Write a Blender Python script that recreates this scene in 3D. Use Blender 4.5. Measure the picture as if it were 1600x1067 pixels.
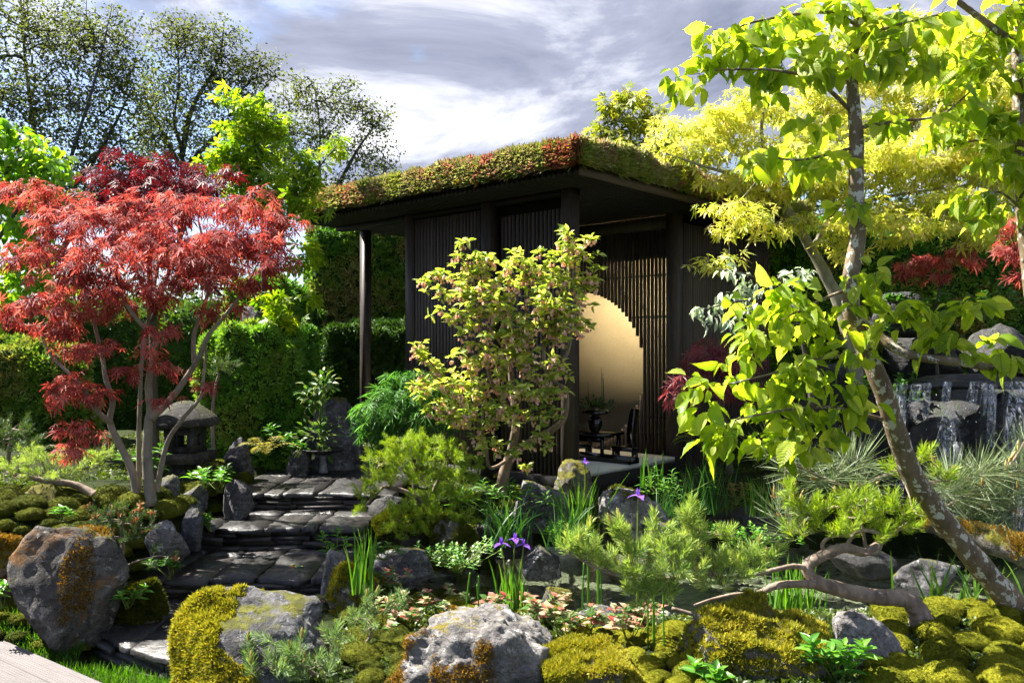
import bpy, bmesh, math, random
import numpy as np
from mathutils import Vector, Matrix

for _o in list(bpy.data.objects):
    bpy.data.objects.remove(_o)
scene = bpy.context.scene
COL = scene.collection

# ------------------------------------------------------------------ camera
F, CX, HY, EYE = 1320.0, 800.0, 550.0, 1.6     # focal length / horizon in photo pixels, eye height
cam_data = bpy.data.cameras.new('camera')
cam = bpy.data.objects.new('camera', cam_data); COL.objects.link(cam)
cam.location = (0, 0, EYE); cam.rotation_euler = (math.radians(90), 0, 0)
cam_data.sensor_width = 36; cam_data.lens = F / 1600 * 36; cam_data.shift_y = 16.5 / 1600
cam_data.clip_start = 0.05; cam_data.clip_end = 2000
scene.camera = cam

# ------------------------------------------------------------------ light
SUN_AZ, SUN_EL = math.radians(-72), math.radians(54)
SUN = Vector((math.sin(SUN_AZ) * math.cos(SUN_EL), math.cos(SUN_AZ) * math.cos(SUN_EL), math.sin(SUN_EL)))
sl = bpy.data.lights.new('sun', 'SUN'); sl.energy = 5.0; sl.angle = math.radians(0.6); sl.color = (1, 0.955, 0.86)
so = bpy.data.objects.new('sun', sl); COL.objects.link(so); so.location = (-20, 20, 25)
so.rotation_euler = SUN.to_track_quat('Z', 'Y').to_euler()

world = bpy.data.worlds.new('World'); scene.world = world; world.use_nodes = True
wt = world.node_tree; wt.nodes.clear()
def WN(t, **k):
    n = wt.nodes.new(t)
    for a, b in k.items(): setattr(n, a, b)
    return n
def wramp(fac, stops):
    r = WN('ShaderNodeValToRGB'); e = r.color_ramp.elements
    while len(e) < len(stops): e.new(0.5)
    for q, (p, c) in zip(e, stops): q.position = p; q.color = c if len(c) == 4 else (*c, 1)
    wt.links.new(fac, r.inputs[0]); return r.outputs[0]
w_out = WN('ShaderNodeOutputWorld'); w_bg = WN('ShaderNodeBackground'); w_bg.inputs[1].default_value = 0.055
w_sky = WN('ShaderNodeTexSky', sky_type='NISHITA', sun_disc=False, sun_elevation=SUN_EL, sun_rotation=SUN_AZ,
           air_density=1.1, dust_density=1.2, ozone_density=1.5)
w_tc = WN('ShaderNodeTexCoord'); w_sep = WN('ShaderNodeSeparateXYZ'); wt.links.new(w_tc.outputs['Generated'], w_sep.inputs[0])
def wmath(op, a, b=None):
    m = WN('ShaderNodeMath', operation=op)
    for i, v in enumerate((a, b)):
        if v is None: continue
        if isinstance(v, (int, float)): m.inputs[i].default_value = v
        else: wt.links.new(v, m.inputs[i])
    return m.outputs[0]
zz = wmath('ADD', wmath('MAXIMUM', w_sep.outputs[2], 0.0), 0.22)
w_cmb = WN('ShaderNodeCombineXYZ')
wt.links.new(wmath('DIVIDE', w_sep.outputs[0], zz), w_cmb.inputs[0])
wt.links.new(wmath('DIVIDE', w_sep.outputs[1], zz), w_cmb.inputs[1])
CLOUD_OFF = (7.37, 1.7, 0.4)
def wnoise(scale, detail, rough, off, dist=0.3):
    mp = WN('ShaderNodeMapping'); mp.inputs['Location'].default_value = off
    wt.links.new(w_cmb.outputs[0], mp.inputs[0])
    n = WN('ShaderNodeTexNoise'); n.inputs['Scale'].default_value = scale; n.inputs['Detail'].default_value = detail
    n.inputs['Roughness'].default_value = rough; n.inputs['Distortion'].default_value = dist
    wt.links.new(mp.outputs[0], n.inputs[0]); return n.outputs[0]
nA = wnoise(1.1, 9, 0.55, CLOUD_OFF)
nB = wnoise(1.7, 8, 0.6, (22.7, 2.28, 7.0), 0.45)
cover = wramp(nA, [(0.44, (0, 0, 0)), (0.55, (1, 1, 1))])
ccol = wramp(nB, [(0.35, (1.2, 1.33, 1.85)), (0.49, (1.95, 2.1, 2.7)), (0.58, (3.8, 3.9, 4.4)), (0.67, (6.6, 6.55, 6.6))])
w_mix = WN('ShaderNodeMixRGB'); wt.links.new(cover, w_mix.inputs[0])
w_skm = WN('ShaderNodeMixRGB', blend_type='MULTIPLY'); w_skm.inputs[0].default_value = 1
w_skm.inputs[2].default_value = (0.85, 0.87, 1.0, 1)
wt.links.new(w_sky.outputs[0], w_skm.inputs[1])
wt.links.new(w_skm.outputs[0], w_mix.inputs[1]); wt.links.new(ccol, w_mix.inputs[2])
wt.links.new(w_mix.outputs[0], w_bg.inputs[0]); wt.links.new(w_bg.outputs[0], w_out.inputs[0])

vs = scene.view_settings; vs.view_transform = 'Standard'; vs.look = 'None'; vs.gamma = 1; vs.exposure = 2.3
vs.use_curve_mapping = False
cy = scene.cycles
cy.max_bounces = 8; cy.diffuse_bounces = 5; cy.glossy_bounces = 3; cy.transmission_bounces = 5; cy.transparent_max_bounces = 10
cy.caustics_reflective = False; cy.caustics_refractive = False; cy.use_denoising = True
cy.use_adaptive_sampling = True; cy.adaptive_threshold = 0.04; cy.sample_clamp_indirect = 6

# ------------------------------------------------------------------ small tools
def P(px, py, Y):                       # photo pixel at depth Y -> point in the garden
    return np.array([(px - CX) / F * Y, Y, EYE - (py - HY) / F * Y])
def ppm(Y): return Y / F                # metres for one photo pixel at depth Y
RNG = np.random.default_rng(7)
def unit(v):
    v = np.asarray(v, float); return v / np.maximum(np.linalg.norm(v, axis=-1, keepdims=True), 1e-9)

def vnoise(p, seed=0):
    i = np.floor(p).astype(np.int64); f = p - i; u = f * f * (3 - 2 * f)
    def h(dx, dy, dz):
        n = ((i[:, 0] + dx) * 374761393 + (i[:, 1] + dy) * 668265263 + (i[:, 2] + dz) * 1440662683 + seed * 974711) & 0xffffffff
        n = ((n ^ (n >> 13)) * 1274126177) & 0xffffffff
        n = ((n ^ (n >> 15)) * 2246822519) & 0xffffffff
        return (n ^ (n >> 16)) / 4294967295.0
    x, y, z = u[:, 0], u[:, 1], u[:, 2]
    a = (h(0,0,0)*(1-x)+h(1,0,0)*x)*(1-y)+(h(0,1,0)*(1-x)+h(1,1,0)*x)*y
    b = (h(0,0,1)*(1-x)+h(1,0,1)*x)*(1-y)+(h(0,1,1)*(1-x)+h(1,1,1)*x)*y
    return (a*(1-z)+b*z)*2-1
def fbm(p, octaves=4, seed=0, gain=0.5, ridged=False):
    s = np.zeros(len(p)); a = 1.0; t = 0
    for k in range(octaves):
        v = vnoise(p * (2.03 ** k) + k * 17.3, seed + k)
        if ridged: v = 1 - 2 * np.abs(v)
        s += a * v; t += a; a *= gain
    return s / t

def make_mesh(name, V, faces, mats, smooth=False, tint=None, mat_index=None):
    V = np.ascontiguousarray(V, np.float32); me = bpy.data.meshes.new(name)
    faces = [np.asarray(f, np.int32) for f in faces if len(f)]
    me.vertices.add(len(V)); me.vertices.foreach_set('co', V.ravel())
    loops = np.concatenate([f.ravel() for f in faces]); tot = np.concatenate([np.full(len(f), f.shape[1], np.int32) for f in faces])
    start = np.zeros(len(tot), np.int32); start[1:] = np.cumsum(tot)[:-1]
    me.loops.add(len(loops)); me.loops.foreach_set('vertex_index', loops)
    me.polygons.add(len(tot)); me.polygons.foreach_set('loop_start', start)
    if smooth: me.polygons.foreach_set('use_smooth', np.ones(len(tot), bool))
    for m in (mats if isinstance(mats, (list, tuple)) else [mats]): me.materials.append(m)
    if mat_index is not None: me.polygons.foreach_set('material_index', np.asarray(mat_index, np.int32))
    if tint is not None:
        at = me.attributes.new('tint', 'FLOAT_COLOR', 'FACE')
        c = np.ones((len(tot), 4), np.float32); c[:, :3] = tint; at.data.foreach_set('color', c.ravel())
    me.update(calc_edges=True); return me

def tag(o, label=None, cat=None, group=None, kind=None):
    if label: o['label'] = label
    if cat: o['category'] = cat
    if group: o['group'] = group
    if kind: o['kind'] = kind
    return o
BASE = {}
def thing(name, label, cat, base, group=None, kind=None):       # an Empty at the thing's base that parents its parts
    o = bpy.data.objects.new(name, None); COL.objects.link(o); o.empty_display_size = 0.1
    o.location = [float(v) for v in base]; tag(o, label, cat, group, kind); BASE[o] = np.array(base, float); return o
def put(name, me, parent=None, loc=(0, 0, 0), rot=None, scale=None):
    o = bpy.data.objects.new(name, me); COL.objects.link(o); o.parent = parent
    o.location = [float(v) for v in loc]
    if rot is not None: o.rotation_euler = rot
    if scale is not None: o.scale = scale
    if parent is not None and parent in BASE: BASE[o] = BASE[parent]
    return o
def part(parent, name, V, faces, mats, smooth=False, tint=None, kind=None, mat_index=None):
    o = put(name, make_mesh(name, np.asarray(V) - BASE[parent], faces, mats, smooth, tint, mat_index), parent)
    if kind: o['kind'] = kind
    return o
def solo(name, V, faces, mats, label, cat, base, group=None, kind=None, smooth=False, tint=None):   # a thing of one mesh
    o = put(name, make_mesh(name, np.asarray(V) - np.asarray(base), faces, mats, smooth, tint), None, base)
    BASE[o] = np.array(base, float); return tag(o, label, cat, group, kind)

class Acc:                                # collects shapes into one mesh
    def __init__(s): s.V = []; s.F = {}; s.n = 0; s.T = {}
    def add(s, V, faces, tint=None):
        V = np.asarray(V, float)
        for f in faces:
            f = np.asarray(f, np.int64)
            if not len(f): continue
            s.F.setdefault(f.shape[1], []).append(f + s.n)
            if tint is not None:
                t = np.asarray(tint, float); t = np.repeat(t[None], len(f), 0) if t.ndim == 1 else t
                s.T.setdefault(f.shape[1], []).append(t)
        s.V.append(V); s.n += len(V); return s
    def get(s): return np.concatenate(s.V), [np.concatenate(f) for f in s.F.values()]
    def tint(s): return np.concatenate([np.concatenate(t) for t in s.T.values()]) if s.T else None
    def part(s, parent, name, mats, smooth=False, kind=None):
        V, f = s.get(); return part(parent, name, V, f, mats, smooth, s.tint(), kind)

BOXF = np.array([[0,1,3,2],[4,6,7,5],[0,4,5,1],[2,3,7,6],[0,2,6,4],[1,5,7,3]])
def box(lo, hi):
    lo = np.asarray(lo, float); hi = np.asarray(hi, float)
    V = np.array([[(lo, hi)[a][0], (lo, hi)[b][1], (lo, hi)[c][2]] for a in (0, 1) for b in (0, 1) for c in (0, 1)])
    return V, [BOXF]
def catmull(pts, per=6):
    p = np.asarray(pts, float)
    if len(p) < 3: 
        t = np.linspace(0, 1, per + 1)[:, None]; return p[0] * (1 - t) + p[-1] * t
    q = np.vstack([2 * p[0] - p[1], p, 2 * p[-1] - p[-2]]); out = []
    for i in range(1, len(q) - 2):
        t = np.linspace(0, 1, per, endpoint=False)[:, None]; a, b, c, d = q[i-1], q[i], q[i+1], q[i+2]
        out.append(0.5 * ((2*b) + (c-a)*t + (2*a-5*b+4*c-d)*t*t + (3*b-a-3*c+d)*t**3))
    return np.vstack(out + [p[-1:]])
def frames(d, n):                          # matrices whose columns are side, axis d, normal n
    d = unit(d); n = n - d * np.sum(n * d, -1, keepdims=True); bad = np.linalg.norm(n, axis=-1) < 1e-4
    if np.any(bad): n[bad] = np.cross(d[bad], [0.31, 0.77, 0.2])
    n = unit(n); x = np.cross(d, n); return np.stack([x, d, n], -1)
def tube(pts, rad, k=8, lump=0.0, seed=1, cap=True):
    pts = np.asarray(pts, float); n = len(pts); rad = np.broadcast_to(np.asarray(rad, float), (n,)).copy()
    d = unit(np.gradient(pts, axis=0)); ref = np.array([0.3, 0.9, 0.2]) if abs(d[0][2]) > 0.7 else np.array([0, 0, 1.0])
    u = unit(np.cross(d[0], ref)); U = []
    for i in range(n):
        u = unit(u - d[i] * np.dot(u, d[i])); U.append(u)
    U = np.array(U); W = np.cross(d, U); a = np.arange(k) / k * 2 * np.pi
    rr = np.repeat(rad[:, None], k, 1)
    V = pts[:, None] + rr[..., None] * (U[:, None] * np.cos(a)[None, :, None] + W[:, None] * np.sin(a)[None, :, None])
    V = V.reshape(-1, 3)
    if lump:
        s = fbm(V / (np.repeat(rad, k)[:, None] * 2.2 + 1e-4), 3, seed); c = np.repeat(pts, k, 0)
        V = c + (V - c) * (1 + lump * s)[:, None]
    i = np.arange(n - 1)[:, None] * k; j = np.arange(k)[None]; j2 = (j + 1) % k
    Q = np.stack([i + j, i + j2, i + k + j2, i + k + j], -1).reshape(-1, 4)
    fs = [Q]
    if cap:
        V = np.vstack([V, pts[:1], pts[-1:]]); jj = np.arange(k)
        fs.append(np.vstack([np.stack([np.full(k, n * k), (jj + 1) % k, jj], -1),
                             np.stack([np.full(k, n * k + 1), (n-1)*k + jj, (n-1)*k + (jj + 1) % k], -1)]))
    return V, fs
def frusta(A, B, ra, rb, k=4):
    d = B - A; ref = np.tile([0.21, 0.33, 0.92], (len(A), 1)); R = frames(d, ref)
    a = np.arange(k) / k * 2 * np.pi
    ring = R[:, None, :, 0] * np.cos(a)[None, :, None] + R[:, None, :, 2] * np.sin(a)[None, :, None]
    V = np.stack([A[:, None] + ring * ra[:, None, None], B[:, None] + ring * rb[:, None, None]], 1).reshape(-1, 3)
    b = (np.arange(len(A)) * 2 * k)[:, None]; j = np.arange(k)[None]; j2 = (j + 1) % k
    return V, [np.stack([b + j, b + j2, b + k + j2, b + k + j], -1).reshape(-1, 4)]
def lathe(profile, c, k=20):
    pr = np.asarray(profile, float); n = len(pr); a = np.arange(k) / k * 2 * np.pi
    V = np.stack([pr[:, :1] * np.cos(a), pr[:, :1] * np.sin(a), np.repeat(pr[:, 1:], k, 1)], -1).reshape(-1, 3) + np.asarray(c)
    i = np.arange(n - 1)[:, None] * k; j = np.arange(k)[None]; j2 = (j + 1) % k
    return V, [np.stack([i + j, i + j2, i + k + j2, i + k + j], -1).reshape(-1, 4)]
def inst(tv, tf, pos, R, s):
    pos = np.asarray(pos, float); m = len(pos); n = len(tv); s = np.asarray(s, float)
    s = np.broadcast_to(s, (m,))[:, None] * np.ones((1, 3)) if s.ndim <= 1 else s
    V = np.einsum('mij,mnj->mni', R, tv[None] * s[:, None, :]) + pos[:, None]
    off = (np.arange(m) * n)[:, None, None]
    return V.reshape(-1, 3), [(np.asarray(f)[None] + off).reshape(-1, np.asarray(f).shape[1]) for f in tf]
def rand_unit(n, rng=RNG): return unit(rng.normal(size=(n, 3)))
def in_ball(n, rng=RNG): return rand_unit(n, rng) * (rng.random((n, 1)) ** (1 / 2.4))

_ICO = {}
def ico(sub):
    if sub not in _ICO:
        bm = bmesh.new(); bmesh.ops.create_icosphere(bm, subdivisions=sub, radius=1)
        _ICO[sub] = (np.array([v.co[:] for v in bm.verts]), np.array([[v.index for v in f.verts] for f in bm.faces])); bm.free()
    return _ICO[sub][0].copy(), _ICO[sub][1]
def on_surface(V, T, n, rng=RNG):
    a, b, c = V[T[:, 0]], V[T[:, 1]], V[T[:, 2]]; nn = np.cross(b - a, c - a); ar = np.linalg.norm(nn, axis=1)
    i = rng.choice(len(T), n, p=ar / ar.sum()); u, v = rng.random((2, n, 1)); s = np.sqrt(u)
    return a[i]*(1-s) + b[i]*s*(1-v) + c[i]*s*v, unit(nn[i])

# ------------------------------------------------------------------ materials
def new_mat(name):
    m = bpy.data.materials.new(name); m.use_nodes = True; t = m.node_tree; t.nodes.clear(); return m, t
class NT:
    def __init__(s, t): s.t = t
    def n(s, ty, **k):
        x = s.t.nodes.new(ty)
        for a, b in k.items():
            if a.startswith('i_'):
                key = a[2:]; x.inputs[int(key) if key.isdigit() else key.replace('_', ' ')].default_value = b
            else: setattr(x, a, b)
        return x
    def l(s, a, b): s.t.links.new(a, b)
    def noise(s, scale, detail=4, rough=0.55, vec=None, dist=0.0):
        x = s.n('ShaderNodeTexNoise'); x.inputs['Scale'].default_value = scale; x.inputs['Detail'].default_value = detail
        x.inputs['Roughness'].default_value = rough; x.inputs['Distortion'].default_value = dist
        if vec is not None: s.l(vec, x.inputs['Vector'])
        return x.outputs[0]
    def ramp(s, fac, stops, interp='LINEAR'):
        r = s.n('ShaderNodeValToRGB'); r.color_ramp.interpolation = interp; e = r.color_ramp.elements
        while len(e) < len(stops): e.new(0.5)
        for q, (p, c) in zip(e, stops):
            q.position = p; c = (c, c, c) if isinstance(c, (int, float)) else c; q.color = (*c[:3], 1)
        s.l(fac, r.inputs[0]); return r.outputs[0]
    def math(s, op, a, b=None, c=None):
        m = s.n('ShaderNodeMath', operation=op)
        for i, v in enumerate((a, b, c)):
            if v is None: continue
            if isinstance(v, (int, float)): m.inputs[i].default_value = v
            else: s.l(v, m.inputs[i])
        return m.outputs[0]
    def mix(s, fac, a, b, blend='MIX'):
        m = s.n('ShaderNodeMixRGB', blend_type=blend)
        for i, v in enumerate((fac, a, b)):
            if isinstance(v, (int, float)): m.inputs[i].default_value = v if i == 0 else (v, v, v, 1)
            elif isinstance(v, tuple): m.inputs[i].default_value = (*v[:3], 1)
            else: s.l(v, m.inputs[i])
        return m.outputs[0]
    def geo(s): return s.n('ShaderNodeNewGeometry')
    def pos(s): return s.n('ShaderNodeNewGeometry').outputs['Position']
    def bump(s, h, strength=0.5, dist=0.01):
        b = s.n('ShaderNodeBump'); b.inputs['Strength'].default_value = strength; b.inputs['Distance'].default_value = dist
        s.l(h, b.inputs['Height']); return b.outputs[0]
    def out(s, sh):
        o = s.n('ShaderNodeOutputMaterial'); s.l(sh, o.inputs[0])
    def bsdf(s, color, rough=0.6, spec=0.4, normal=None, metallic=0.0):
        b = s.n('ShaderNodeBsdfPrincipled'); b.inputs['Metallic'].default_value = metallic
        for k, v in (('Base Color', color), ('Roughness', rough), ('Specular IOR Level', spec)):
            if isinstance(v, (int, float)): b.inputs[k].default_value = v if k != 'Base Color' else (v, v, v, 1)
            elif isinstance(v, tuple): b.inputs[k].default_value = (*v[:3], 1)
            else: s.l(v, b.inputs[k])
        if normal is not None: s.l(normal, b.inputs['Normal'])
        return b.outputs[0]

def leaf_mat(name, cols, trans=0.5, glow=(1.6, 1.5, 0.6), rough=0.45, spec=0.35, use_tint=False, scale=3.0, veins=0.0, ribs=0):
    m, t = new_mat(name); g = NT(t); ge = g.geo(); oi = g.n('ShaderNodeObjectInfo')
    r = g.math('FRACT', g.math('ADD', ge.outputs['Random Per Island'], oi.outputs['Random']))
    f = g.math('ADD', g.math('MULTIPLY', r, 0.62), g.math('MULTIPLY', g.noise(scale, 2, 0.5, ge.outputs['Position']), 0.38))
    k = len(cols); c = g.ramp(f, [(0.12 + 0.72 * i / max(k - 1, 1), cols[i]) for i in range(k)])
    if use_tint:
        a = g.n('ShaderNodeAttribute', attribute_name='tint'); c = g.mix(0.8, c, a.outputs['Color']) if use_tint is True else g.mix(1, c, a.outputs['Color'], 'MULTIPLY')
    nrm = None
    if ribs:                               # side veins and midrib of a single leaf, in the leaf's own coordinates
        sx = g.n('ShaderNodeSeparateXYZ'); g.l(g.n('ShaderNodeTexCoord').outputs['Object'], sx.inputs[0]); ax = g.math('ABSOLUTE', sx.outputs[0])
        vv = g.math('ABSOLUTE', g.math('SUBTRACT', g.math('FRACT', g.math('MULTIPLY', g.math('SUBTRACT', sx.outputs[1], g.math('MULTIPLY', ax, 0.9)), ribs)), 0.5))
        line = g.math('MINIMUM', g.ramp(vv, [(0.0, 0.55), (0.16, 1.0)]), g.ramp(ax, [(0.006, 0.6), (0.02, 1.0)])); c = g.mix(1, c, line, 'MULTIPLY')
        spot = g.ramp(g.noise(9, 5, 0.7, ge.outputs['Position']), [(0.70, 0), (0.76, 0.7)]); c = g.mix(spot, c, (0.20, 0.13, 0.03))
        nrm = g.bump(g.ramp(vv, [(0.0, 0.0), (0.3, 1.0)]), 0.5, 0.01)
    if veins: nrm = g.bump(g.noise(180, 2, 0.5, ge.outputs['Position']), veins, 0.002)
    b = g.bsdf(c, rough, spec, nrm)
    tr = g.n('ShaderNodeBsdfTranslucent'); g.l(g.mix(1, c, tuple(glow), 'MULTIPLY'), tr.inputs[0])
    mx = g.n('ShaderNodeMixShader'); mx.inputs[0].default_value = trans; g.l(b, mx.inputs[1]); g.l(tr.outputs[0], mx.inputs[2])
    g.out(mx.outputs[0]); return m

def simple_mat(name, c0, c1, rough=0.6, spec=0.4, scale=8, bump=0.3, bdist=0.004, detail=5, metallic=0.0, stretch=None):
    m, t = new_mat(name); g = NT(t); tc = g.n('ShaderNodeTexCoord'); v = tc.outputs['Object']
    if stretch:
        mp = g.n('ShaderNodeMapping'); mp.inputs['Scale'].default_value = stretch; g.l(v, mp.inputs[0]); v = mp.outputs[0]
    n = g.noise(scale, detail, 0.6, v); oi = g.n('ShaderNodeObjectInfo')
    f = g.math('ADD', g.math('MULTIPLY', n, 0.75), g.math('MULTIPLY', oi.outputs['Random'], 0.25))
    c = g.ramp(f, [(0.3, c0), (0.7, c1)])
    rr = g.ramp(n, [(0.3, max(rough - 0.1, 0.03)), (0.7, min(rough + 0.1, 1))])
    g.out(g.bsdf(c, rr, spec, g.bump(g.noise(scale * 4, 4, 0.6, v), bump, bdist), metallic)); return m

def bark_mat(name, c0, c1, patch=None, amount=0.5, scale=14, moss=None):
    m, t = new_mat(name); g = NT(t); tc = g.n('ShaderNodeTexCoord'); p = tc.outputs['Object']
    mp = g.n('ShaderNodeMapping'); mp.inputs['Scale'].default_value = (1, 1, 0.45); g.l(p, mp.inputs[0]); v = mp.outputs[0]
    n = g.noise(scale, 6, 0.65, v, 0.4); c = g.ramp(n, [(0.3, c0), (0.68, c1)])
    if patch:
        vo = g.n('ShaderNodeTexVoronoi', feature='SMOOTH_F1'); vo.inputs['Scale'].default_value = scale * 1.6
        dm = g.mix(0.25, p, g.n('ShaderNodeTexNoise', i_Scale=30.0).outputs[1]); g.l(dm, vo.inputs['Vector'])
        c = g.mix(g.ramp(g.math('ADD', g.noise(scale * 1.7, 4, 0.6, p), g.math('MULTIPLY', vo.outputs[0], -0.18)), [(amount, 0), (amount + 0.035, 1)]), c, patch)
    if moss: c = g.mix(g.ramp(g.noise(scale * 0.4, 4, 0.6, p), [(0.5, 0), (0.62, 0.85)]), c, moss)
    g.out(g.bsdf(c, 0.75, 0.25, g.bump(g.noise(scale * 3, 6, 0.7, v), 0.7, 0.006))); return m

def rock_mat(name, dark, mid, light, moss=None, moss_lo=0.5, wet=0.0, rust=None):
    m, t = new_mat(name); g = NT(t); ge = g.geo(); tc = g.n('ShaderNodeTexCoord'); p = tc.outputs['Object']
    n1 = g.noise(5.5, 8, 0.68, p, 0.7); n2 = g.noise(28, 6, 0.7, p)
    c = g.ramp(g.math('ADD', g.math('MULTIPLY', n1, 0.65), g.math('MULTIPLY', n2, 0.35)), [(0.32, dark), (0.48, mid), (0.62, light)])
    mpr = g.n('ShaderNodeMapping'); mpr.inputs['Scale'].default_value = (1, 1, 2.6); mpr.inputs['Rotation'].default_value = (0.5, 0.35, 0); g.l(p, mpr.inputs[0])
    ridge = g.math('ABSOLUTE', g.math('SUBTRACT', g.noise(2.3, 8, 0.55, mpr.outputs[0], 0.2), 0.5))
    crack = g.ramp(ridge, [(0.0, 0.4), (0.012, 1.0)]); c = g.mix(1, c, crack, 'MULTIPLY')
    c = g.mix(1, c, g.ramp(g.noise(1.9, 3, 0.5, p), [(0.35, 0.6), (0.65, 1.15)]), 'MULTIPLY')
    c = g.mix(g.ramp(g.noise(13, 7, 0.78, p, 0.5), [(0.57, 0), (0.61, 0.7)]), c, tuple(min(x * 1.65 + 0.008, 0.5) for x in light))
    c = g.mix(g.ramp(g.noise(60, 4, 0.7, p), [(0.34, 0.55), (0.46, 0)]), c, tuple(x * 0.6 for x in dark))
    if rust: c = g.mix(g.ramp(g.noise(3.2, 5, 0.65, p, 0.6), [(0.53, 0), (0.62, 0.85)]), c, rust)
    h = g.math('ADD', g.math('MULTIPLY', n2, 0.6), g.math('MULTIPLY', crack, 0.25))
    nr = g.bump(g.math('ADD', g.math('ADD', h, g.math('MULTIPLY', n1, 0.9)), g.math('MULTIPLY', g.noise(70, 6, 0.72, p), 0.55)), 1.0, 0.022)
    ro = 0.85
    if moss:
        sp = g.n('ShaderNodeSeparateXYZ'); g.l(ge.outputs['Normal'], sp.inputs[0])
        f = g.math('ADD', g.math('MULTIPLY', sp.outputs[2], 0.22), g.noise(4.0, 6, 0.7, p, 0.5))
        mc = g.ramp(g.noise(22, 4, 0.6, p), [(0.3, tuple(x * 0.45 for x in moss)), (0.65, moss)])
        c = g.mix(g.ramp(f, [(moss_lo, 0), (moss_lo + 0.07, 1)]), c, mc)
    g.out(g.bsdf(c, ro - 0.42 * wet, 0.25 + 0.2 * wet, nr)); return m

def moss_mat(name, cols, scale=5, trans=0.25):
    m, t = new_mat(name); g = NT(t); ge = g.geo(); p = ge.outputs['Position']; oi = g.n('ShaderNodeObjectInfo')
    f = g.math('ADD', g.math('MULTIPLY', g.noise(scale, 4, 0.6, p), 0.6), g.math('ADD', g.math('MULTIPLY', oi.outputs['Random'], 0.2), g.math('MULTIPLY', ge.outputs['Random Per Island'], 0.2)))
    k = len(cols); c = g.ramp(f, [(0.28 + 0.44 * i / (k - 1), cols[i]) for i in range(k)])
    c = g.mix(g.ramp(g.noise(90, 3, 0.7, p), [(0.3, 0.6), (0.6, 0.0)]), c, tuple(x * 0.4 for x in cols[0]))
    b = g.bsdf(c, 0.9, 0.1, g.bump(g.noise(160, 3, 0.7, p), 1.0, 0.012))
    tr = g.n('ShaderNodeBsdfTranslucent'); g.l(c, tr.inputs[0])
    mx = g.n('ShaderNodeMixShader'); mx.inputs[0].default_value = trans; g.l(b, mx.inputs[1]); g.l(tr.outputs[0], mx.inputs[2])
    g.out(mx.outputs[0]); return m
# ------------------------------------------------------------------ leaf shapes (base at origin, axis +Y, face +Z, length 1)
def t_kite(w=0.45, fold=0.12, at=0.42):
    return np.array([[0,0,0],[w/2,at,fold],[0,1,0],[-w/2,at,fold]], float), [np.array([[0,1,2],[0,2,3]])]
def t_oval(w=0.55, nx=1, ny=5, fold=0.12, droop=0.2, pleat=0.0, serr=0.0, veins=7, tip=0.12, side=0.0, twist=0.0):
    ys = np.linspace(0, 1, ny + 1); xs = np.linspace(-1, 1, 2 * nx + 1); V = []
    for i, y in enumerate(ys):
        e = math.sin(math.pi * min(y / (1 - tip * 0.5), 1) ** 0.8) ** 0.75 if 0 < y < 1 else 0.0
        if y > 1 - tip: e *= 0.6
        e = max(e, 0.02); e *= 1 + serr * (1 if i % 2 else -1)
        for x in xs:
            z = fold * abs(x) * e - droop * y * y + pleat * math.sin(2 * math.pi * veins * (y - 0.28 * abs(x)))
            V.append([x * e * w / 2 + side * y * y, y, z + twist * x * e * y * w])
    k = 2 * nx + 1; Q = [[i*k+j, i*k+j+1, (i+1)*k+j+1, (i+1)*k+j] for i in range(ny) for j in range(k - 1)]
    return np.array(V), [np.array(Q)]
def t_maple(n=7, lw=0.16, spread=125, droop=0.35, minlen=0.45, waist=0.45):
    V = [[0, 0, 0]]; T = []
    for i in range(n):
        a = math.radians(-spread + 2 * spread * i / (n - 1)); q = abs(i - (n - 1) / 2) / ((n - 1) / 2)
        L = 1 - (1 - minlen) * q ** 1.4; b = len(V)
        for r, o in ((waist * L, lw), (L, 0), (waist * L, -lw)):
            x, y = math.sin(a) * r + math.cos(a) * o * L, math.cos(a) * r - math.sin(a) * o * L
            V.append([x, y, -droop * r * r - (0.05 if o else 0)])
        T += [[0, b + 1, b], [0, b + 2, b + 1]]
    return np.array(V), [np.array(T)]
def t_shoot(n=80, L=1.0, needle=0.5, w=0.02, ang=45, tuft=0.0, rng=RNG):   # a pine shoot: needles all round an axis
    V = []; T = []
    for i in range(n):
        y = L * (tuft + (1 - tuft) * (i / n)) ; a = rng.random() * 6.283; th = math.radians(ang * (1.0 - 0.55 * i / n) + rng.normal() * 7)
        d = np.array([math.cos(a) * math.sin(th), math.cos(th), math.sin(a) * math.sin(th)]); s = unit(np.cross(d, rng.normal(size=3)))
        p = np.array([0, y, 0]); l = needle * (0.75 + 0.4 * rng.random()); b = len(V)
        m = p + d * l * 0.55; e = p + d * l + np.array([0, 0, -0.04 * l])
        V += [p - s * w * 0.3, m - s * w * 0.5, m + s * w * 0.5, e]; T += [[b, b + 1, b + 2], [b + 1, b + 3, b + 2]]
    return np.array(V), [np.array(T)]

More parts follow.
